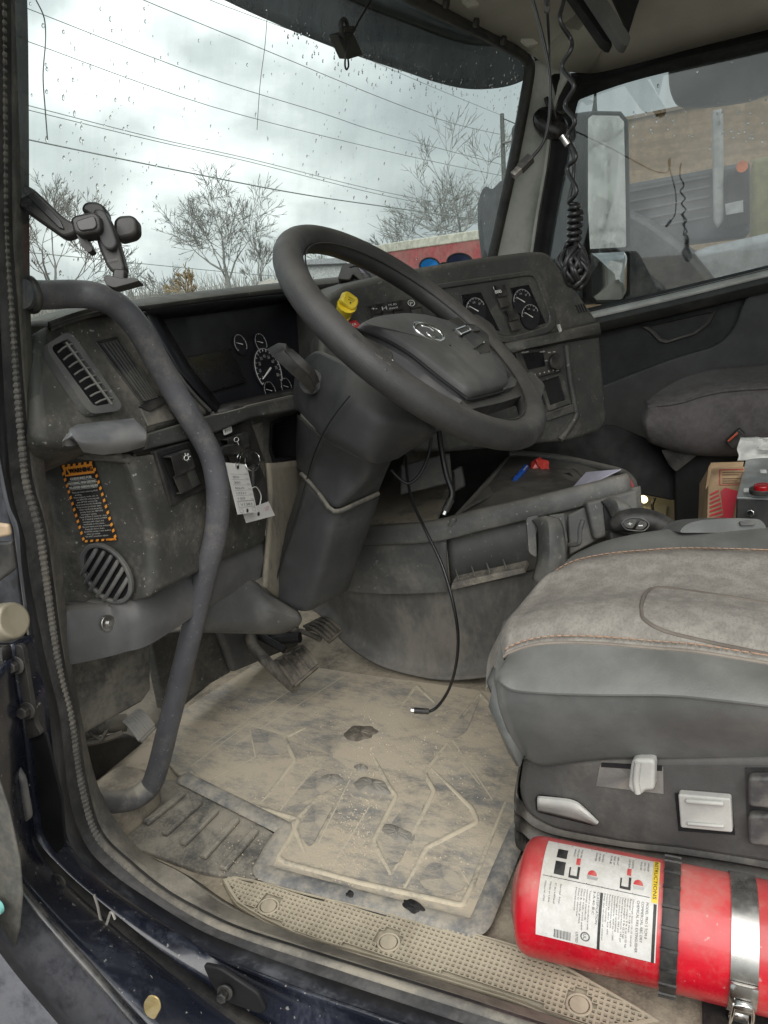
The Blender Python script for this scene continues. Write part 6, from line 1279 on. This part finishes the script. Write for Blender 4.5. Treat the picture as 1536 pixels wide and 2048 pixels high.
for px in ([(1172, 236), (1184, 226), (1240, 227), (1253, 242), (1256, 400), (1257, 492), (1248, 499), (1177, 502), (1172, 420), (1172, 236)], [(1178, 502), (1250, 498), (1258, 508), (1257, 588), (1245, 605), (1192, 605), (1182, 592), (1178, 502)]): tube('glass_rim', MP.many(px, .004), .0065, m_dark, mr, n=8, sm=0)
tube('antenna', [ux(1189, 226, 2.95), ux(1190, 205, 2.95), ux(1191, 172, 2.95), ux(1192, 120, 2.95)], [.010, .006, .003, .002], m_dark, mr, n=8, sm=0)
lm = thing('rounded_slab', 'rounded grey slab outside above the passenger window', 'mirror')
lp = rnd([ux(x, y, 2.75) for x, y in [(1336, 140), (1344, 128), (1420, 112), (1530, 92), (1600, 84), (1600, 180), (1540, 184), (1500, 200), (1420, 212), (1352, 212), (1338, 180)]], .03)  # plain rounded grey slab, built without any mirror glass
slab('housing', lp, .05, M('rounded_slab_grey', (.20, .205, .20), .4, dust=.5, ds=3, grain=.1, dcol=(.3, .28, .22)), lm, bevel=.012, seg=4)
vs_ = thing('sun_visor', 'smoked exterior sun visor over the top of the windscreen', 'visor')
ve = [(250, -120), (350, -55), (450, 0), (550, 46), (640, 84), (727, 116), (815, 145), (878, 166), (938, 178), (997, 176), (1040, 164), (1075, 140), (1110, 110)]
v0 = [uws(x, y, -.20) for x, y in ve]
v1 = [p+V(0, -.02, .10) for p in v0]; v2 = [p+V(0, -.07, .22) for p in v0]; v3 = [p+V(0, -.16, .42) for p in v0]
def vm():
    mt = M('smoked_acrylic', (.045, .056, .064), .22, grain=0, dust=.5, ds=4, dcol=(.14, .165, .175), streak=(2, 2, .4), alpha=.86); 
    return mt
loft('shade', [v0, v1, v2, v3], vm(), vs_, sm=4, smv=3, solid=.006)
tube('rib', [p+V(0, -.03, .13) for p in v0], .02, M('visor_rib', (.06, .07, .075), .4, grain=0), vs_, n=10, sm=4)
hm = thing('bonnet_mirror', 'black bonnet mirror seen through the wet windscreen beside the pillar', 'mirror')
slab('housing', rnd([ud(x, y, 3.6) for x, y in [(961, 384), (972, 370), (984, 380), (1004, 358), (1014, 372), (1000, 450), (984, 520), (970, 505), (962, 440)]], .03), .12, M('bonnet_mirror', (.03, .036, .04), .5, grain=0, dust=.4, ds=6, dcol=(.10, .11, .12)), hm, bevel=.02)
tube('stem', [ud(978, 500, 3.66), ud(984, 560, 3.66), ud(980, 640, 3.66)], .02, m_dark, hm, n=8)

# raindrops on the outside of the glass
mw = bpy.data.materials.new('rain_water'); mw.use_nodes = True; p = mw.node_tree.nodes['Principled BSDF']
p.inputs['Transmission Weight'].default_value = 1; p.inputs['IOR'].default_value = 1.33; p.inputs['Roughness'].default_value = 0
q = random.Random(21); mb = MB()
def drop(c, n, r, el):
    a = np.cross(n, V(0, 0, 1)); a /= np.linalg.norm(a); b = np.cross(n, a); b = b if b[2] > 0 else -b; rows = []
    for t, k in ((0, 1), (.45, .85), (.8, .5), (1, .02)): rows.append([c+r*k*(math.cos(w)*a+math.sin(w)*b*el*(1 if math.sin(w) < 0 else 1.35))+n*r*.75*t for w in np.linspace(0, 2*math.pi, 9)[:-1]])
    mb.rows(rows, True)
for i in range(720):
    if i < 260: x, y = q.uniform(60, 1050), q.uniform(0, 560)
    elif i < 480:
        k = q.uniform(0, 1); x = 560+k*490; y = np.interp(x, [v[0] for v in ve], [v[1] for v in ve])+q.gauss(0, 26)
    elif i < 620: x, y = q.uniform(600, 1040), q.uniform(90, 420)
    else: x, y = q.uniform(120, 330), q.gauss(300, 130)
    if x > 1056-(y-130)*.2 and y > 130: continue
    c = uws(x, y, -.006); drop(c, V(0, .97, .235), q.choice([.0009, .0012, .0016, .0022])*(1 if c[0] < 1.5 else 1.35), q.choice([1, 1, 1.2, 1.5]))
for i in range(60):
    x, y = q.uniform(1260, 1536), q.choice([q.uniform(120, 300), q.uniform(220, 280)]); c = ux(x, y, XP+.022); drop(c, V(1, 0, 0), q.uniform(.002, .0035), q.choice([1, 1.4]))
struct(mb.build('raindrops', mw, None, sharp=0), 'stuff')
cr = [[(72, 0), (88, 35), (91, 80), (86, 150), (90, 215), (95, 280)], [(535, 20), (530, 90), (520, 170), (514, 260)]]
for px in cr: tag(tube('windscreen_crack', [uws(x, y, -.004) for x, y in px], .0007, M('crack', (.22, .23, .23), .4, grain=0), None, n=5, sm=5), 'thin wavy line running down the windscreen by the phone holder' if px[0][0] == 72 else 'straight water trail running down the middle of the windscreen', 'crack' if px[0][0] == 72 else 'water trail')
# ------------------------------------------------------------------ the yard: trees, wires, trailer, neighbours
m_bark = M('bark', (.23, .23, .22), .9, grain=0, vs=.5)
m_twig = M('twigs', (.235, .235, .22), .9, grain=0, vs=.5)
def tree(name, label, px, py, d, hpx, seed, lean=0, spread=1.0, lv=6, mats=None, group='bare trees beyond the yard', rmin=.016):
    q = random.Random(seed); base = ud(px, py, d); h = hpx/F*d; base[2] = GZ
    top_z = ud(px, py-hpx, d)[2]; h = top_z-GZ
    A, B = MB(), MB()
    up = V(lean, 0, 1)
    def grow(p, dr, ln, r, k):
        n = 3 if k < 3 else 2; pts = [p]; d_ = dr/np.linalg.norm(dr)
        for i in range(n):
            d_ = d_+V(q.gauss(0, .12), q.gauss(0, .12), q.gauss(.05, .08)); d_ /= np.linalg.norm(d_); pts.append(pts[-1]+d_*ln/n)
        r1 = max(r*.62, rmin*.6)
        (A if k < 2 else B).tube(pts, list(np.linspace(r, r1, len(pts))), 5 if k < 2 else 3, caps=False)
        if k >= lv: return
        nb = q.choice([2, 3, 3]) if k else 4
        for j in range(nb):
            t = q.uniform(.35, 1) if j else 1; c = pts[min(int(t*n), n)] if t == 1 else pts[int(t*n)]+(pts[int(t*n)+1]-pts[int(t*n)])*((t*n) % 1)
            ang = q.uniform(.35, .85)*spread if j else q.uniform(.05, .3); az = q.uniform(0, 2*math.pi)
            a = np.cross(d_, V(.3, .9, .2)); a /= np.linalg.norm(a); b = np.cross(d_, a)
            nd = d_*math.cos(ang)+math.sin(ang)*(math.cos(az)*a+math.sin(az)*b); nd[2] = nd[2]*.85+.08
            grow(c, nd, ln*q.uniform(.66, .84), max(r1*q.uniform(.55, .85), rmin), k+1)
    grow(base, up, h*.30, h*.020, 0)
    allv = A.v+B.v; mz = max(v[2] for v in allv); s = h/(mz-GZ)
    for L_ in (A, B): L_.v = [base+(v-base)*s for v in L_.v]
    t = thing(name, label, 'tree', group)
    A.build('trunk', mats[0] if mats else m_bark, t, sharp=0); B.build('crown', mats[1] if mats else m_twig, t, sharp=0); return t
tree('bare_tree', 'tall bare tree nearest the windscreen pillar, beside the utility pole', 925, 470, 60, 245, 3, spread=1.15, lv=7, rmin=.021)
tree('bare_tree', 'broad bare tree standing alone left of the steering wheel', 462, 575, 62, 245, 11, spread=1.2, lv=7, rmin=.021)
tree('bare_tree', 'bare tree behind the phone holder at the left windscreen edge', 118, 600, 55, 250, 5, spread=.9, lv=7, rmin=.021)
tree('bare_tree', 'small bare tree above the red trailer', 822, 490, 90, 88, 8, lv=5, rmin=.03)
tree('bare_tree', 'thin low bare tree right of the phone holder', 268, 600, 60, 115, 9, spread=1.1, lv=5, rmin=.02)
tree('bare_tree', 'low bare tree between wheel rim and phone holder', 330, 600, 75, 75, 14, lv=5, rmin=.025)
tree('russet_tree', 'low tree with russet leaves left standing among the bare ones', 372, 600, 70, 75, 15, lv=5, rmin=.05, mats=[m_bark, M('russet', (.33, .24, .13), .9, grain=0)])
tree('bare_tree', 'bare tree seen through the top gap of the steering wheel', 640, 570, 80, 80, 18, lv=6, rmin=.026)
tree('bare_tree', 'slim bare tree rising behind the broad lone tree', 520, 585, 75, 140, 20, lv=6, spread=.6, rmin=.022)
q = random.Random(77); mb = MB()
for i in range(900):
    x = q.uniform(20, 800); d = q.uniform(75, 110); b = ud(x, 590, d); b[2] = GZ; h = q.uniform(1.5, 4.5)
    for j in range(4):
        e = b+V(q.gauss(0, .9), q.gauss(0, .9), h*q.uniform(.5, 1)); m_ = .5*(b+e)+V(q.gauss(0, .2), q.gauss(0, .2), 0); mb.tube([b, m_, e], [.05, .035, .02], 3, caps=False)
struct(mb.build('brushwood', M('brush', (.33, .32, .295), .9, grain=0, vs=.2), None, sharp=0), 'stuff')
# utility pole and wires
up_ = thing('utility_pole', 'grey wooden utility pole with a crossarm behind the tall tree', 'pole')
b = ud(1012, 470, 48); b[2] = GZ
tube('post', [b, ud(1004, 228, 48)], [.17, .13], M('pole_wood', (.10, .105, .10), .9), up_, n=10, sm=0)
tube('crossarm', [ud(1006, 286, 48), ud(1040, 278, 47)], .07, m_bark, up_, n=6, sm=0); tube('stay', [ud(1004, 236, 48), ud(1060, 260, 47)], .03, m_cable, up_, n=5, sm=0)
m_wire = M('wire', (.20, .215, .21), .6, grain=0)
wires = [('faint topmost overhead wire, running close under the sun visor', [(330, -60), (420, 0), (690, 100), (860, 172), (1006, 232)]),
         ('second overhead wire from the top of the windscreen', [(200, -42), (287, 0), (530, 100), (768, 198), (900, 245), (1006, 270)]),
         ('third overhead wire down, crossing the middle of the sky', [(-40, -22), (55, 17), (400, 150), (640, 225), (768, 267), (1006, 330)]),
         ('fourth overhead wire down, meeting the phone holder side at the left', [(-60, 46), (53, 82), (420, 212), (768, 301), (1006, 352)]),
         ('upper wire of the close pair in the middle of the sky', [(-60, 182), (52, 210), (310, 276), (500, 318), (768, 384), (1006, 428)]),
         ('lower wire of the close pair in the middle of the sky', [(-60, 192), (52, 219), (310, 282), (500, 324), (768, 391), (1006, 436)]),
         ('thick lowest cable passing in front of the broad lone tree', [(-60, 250), (50, 278), (400, 350), (600, 388), (768, 413), (1006, 446)]),
         ('low slack wire crossing the treetops behind the phone holder', [(-60, 496), (58, 505), (250, 524), (465, 545), (600, 556)])]
for i, (lb_, px) in enumerate(wires):
    dd_ = np.linspace(26, 47, len(px)); tag(tube('overhead_wire', [ud(x, y, d) for (x, y), d in zip(px, dd_)], .030 if i == 6 else .013 if i == 0 else .017, m_wire, None, n=5, sm=6), lb_, 'wire', 'overhead wires across the yard')
# red trailer ahead
tr = thing('red_trailer', 'red trailer with a cream top rail beyond the bonnet', 'trailer')
def rail(px, d): return [ud(x, y, q) for (x, y), q in zip(px, d)]
dq = [16, 13]
slab('body', rail([(768, 505), (1100, 458), (1100, 640), (768, 660)], [17, 12.5, 12.5, 17]), 0, M('trailer_red', (.32, .045, .05), .5, dust=.35, ds=1.5, grain=0), tr, back=V(2.0, 1.5, 0), bevel=.02)
slab('top_rail', [p+V(-.02, -.02, 0) for p in rail([(766, 488), (1100, 438), (1100, 460), (766, 506)], [17, 12.5, 12.5, 17])], 0, M('trailer_cream', (.50, .48, .40), .6, grain=0), tr, back=V(2.0, 1.5, 0), bevel=.02)
slab('white_panel', [p+V(-.03, -.03, 0) for p in rail([(880, 516), (980, 503), (980, 530), (880, 540)], [15.3, 14, 14, 15.3])], .03, m_white, tr)
for x in (800, 850, 905, 960): slab('rib', [p+V(-.03, -.03, 0) for p in rail([(x, 500-(x-768)*.14), (x+3, 500-(x-768)*.14), (x+3, 600), (x, 600)], [17-(x-768)*.0135]*4)], .05, M('trailer_red', (.42, .03, .04)), tr)
gp2 = [(430, 640), (450, 592), (500, 570), (545, 556), (600, 548), (650, 546), (700, 550), (740, 560), (780, 640)]
c = ud(600, 600, 30); c[2] = GZ; tag(lump('gravel_heap', c, 3.8, 2.0, M('pale_gravel', (.33, .31, .28), .9, grain=1, gs=20), 31, n=18, k=6), 'pale gravel heap beyond the dash behind the steering wheel', 'heap')
sh = thing('yard_shed', 'low grey yard shed seen through the top of the steering wheel', 'shed')
slab('wall', [ud(x, y, 55) for x, y in [(596, 600), (596, 528), (690, 524), (690, 600)]], 3, M('shed_grey', (.32, .33, .33), .8, grain=0), sh); slab('roof', [ud(x, y, 54.6) for x, y in [(592, 530), (596, 520), (690, 515), (694, 526)]], 3.4, M('shed_roof', (.22, .23, .24), .7, grain=0), sh)
# neighbours seen through the passenger window
bl_ = thing('warehouse', 'long tan warehouse wall beyond the passenger window', 'building')
WX = 14.0
slab('wall', [ux(1120, 262, WX), ux(1255, 234, WX), ux(1339, 217, WX), ux(1536, 176, WX), ux(1900, 100, WX), V(WX, -9, GZ), V(WX, ux(1120, 262, WX)[1], GZ)], 4, M('tan_siding', (.38, .27, .165), .85, grain=.2, gs=20, dust=.75, ds=3, streak=(.2, .12, 2.2), dcol=(.24, .16, .09), thr=.5), bl_, back=V(4, 0, 0))
slab('fascia', [p+V(-.06, 0, 0) for p in [ux(1120, 262, WX), ux(1255, 234, WX), ux(1339, 217, WX), ux(1536, 176, WX), ux(1536, 184, WX), ux(1339, 224, WX), ux(1255, 241, WX), ux(1120, 268, WX)]], .1, M('fascia', (.30, .22, .15), .7), bl_)
nb = thing('dump_truck', 'dark dump truck with a white post parked next to the cab', 'truck')
TX = 7.0
slab('box_body', [ux(x, y, TX) for x, y in [(1150, 388), (1265, 366), (1400, 341), (1500, 322), (1500, 470), (1265, 500), (1150, 520)]], 0, M('truck_dark', (.045, .05, .055), .5, dust=.35, ds=1.5, grain=0, dcol=(.12, .12, .12)), nb, back=V(2, 0, 0), bevel=.03)
for k in range(5): slab('ridge', [ux(x, y+k*20, TX-.03) for x, y in [(1200, 392), (1420, 350), (1420, 354), (1200, 396)]], .05, M('ridge_dark', (.10, .105, .11), .5, grain=0), nb)
slab('post', [ux(x, y, TX-.15) for x, y in [(1424, 220), (1446, 216), (1448, 440), (1434, 458), (1426, 440)]], .12, M('post_white', (.36, .36, .35), .5, grain=0), nb, bevel=.02)
slab('tail_block', [ux(x, y, TX-.2) for x, y in [(1452, 345), (1498, 330), (1500, 452), (1452, 460)]], .3, m_black, nb, bevel=.03)
MB().disc(ux(1484, 334, TX-.22), (-1, 0, 0), .04, .05, 20).build('marker_lamp', M('amber_lamp', (.65, .14, .02), .3, grain=0), nb)
slab('plate', [ux(x, y, TX-.24) for x, y in [(1450, 408), (1486, 400), (1487, 424), (1452, 430)]], .03, M('plate_grey', (.4, .4, .4), .5), nb)
slab('fender', [ux(x, y, TX-.3) for x, y in [(1380, 505), (1420, 492), (1700, 430), (1700, 640), (1400, 640)]], 0, M('fender_grey', (.40, .41, .43), .5, grain=0, dust=.3), nb, back=V(1.5, 0, 0), bevel=.06)
slab('dark_slope', [ux(x, y, TX-.6) for x, y in [(1200, 420), (1265, 422), (1300, 440), (1380, 500), (1445, 580), (1440, 640), (1200, 660)]], 0, M('slope_black', (.018, .02, .024), .4, grain=0, dust=.2), nb, back=V(.8, 0, 0), bevel=.05)  # black slope built in for a dark bonnet reflection on the window
yl = thing('yellow_loader', 'dull yellow loader body at the right edge of the passenger window', 'loader')
slab('body', [ux(x, y, 10) for x, y in [(1504, 318), (1700, 280), (1700, 520), (1504, 500)]], 2, M('loader_yellow', (.26, .23, .09), .6, dust=.3), yl, bevel=.05)
# white trailer side added out of view for the mirror to reflect
bt = thing('mirror_backdrop', 'white ribbed box trailer seen in the passenger mirror', 'trailer')
slab('side', [V(4.6, -3.2, .05), V(4.6, -22, .05), V(4.6, -22, 2.7), V(4.6, -3.2, 2.7)], 0, M('trailer_white', (.78, .78, .75), .6, dust=.2, ds=.5, grain=0), bt, back=V(2.3, 0, 0))
for y in (-5, -8.5, -12, -16): slab('seam', [V(4.59, y, .06), V(4.59, y-.05, .06), V(4.59, y-.05, 2.7), V(4.59, y, 2.7)], .01, M('seam_grey', (.35, .35, .34)), bt)
for z in (.9, 1.8): slab('seam', [V(4.59, -3.3, z), V(4.59, -22, z), V(4.59, -22, z+.03), V(4.59, -3.3, z+.03)], .01, M('seam_grey', (.35, .35, .34)), bt)
# ------------------------------------------------------------------ put every Empty at the base of its thing
for o in list(bpy.data.objects):
    if o.type == 'EMPTY' and o.children:
        P = []
        for c in o.children:
            for q in c.data.vertices if c.type == 'MESH' else []: P.append(np.array(q.co)+WL[c.name])
        P = np.array(P); b = V((P[:, 0].min()+P[:, 0].max())/2, (P[:, 1].min()+P[:, 1].max())/2, P[:, 2].min()); d = b-WL[o.name]
        o.location = b
        for c in o.children: c.location = Vector(c.location)-Vector(d)
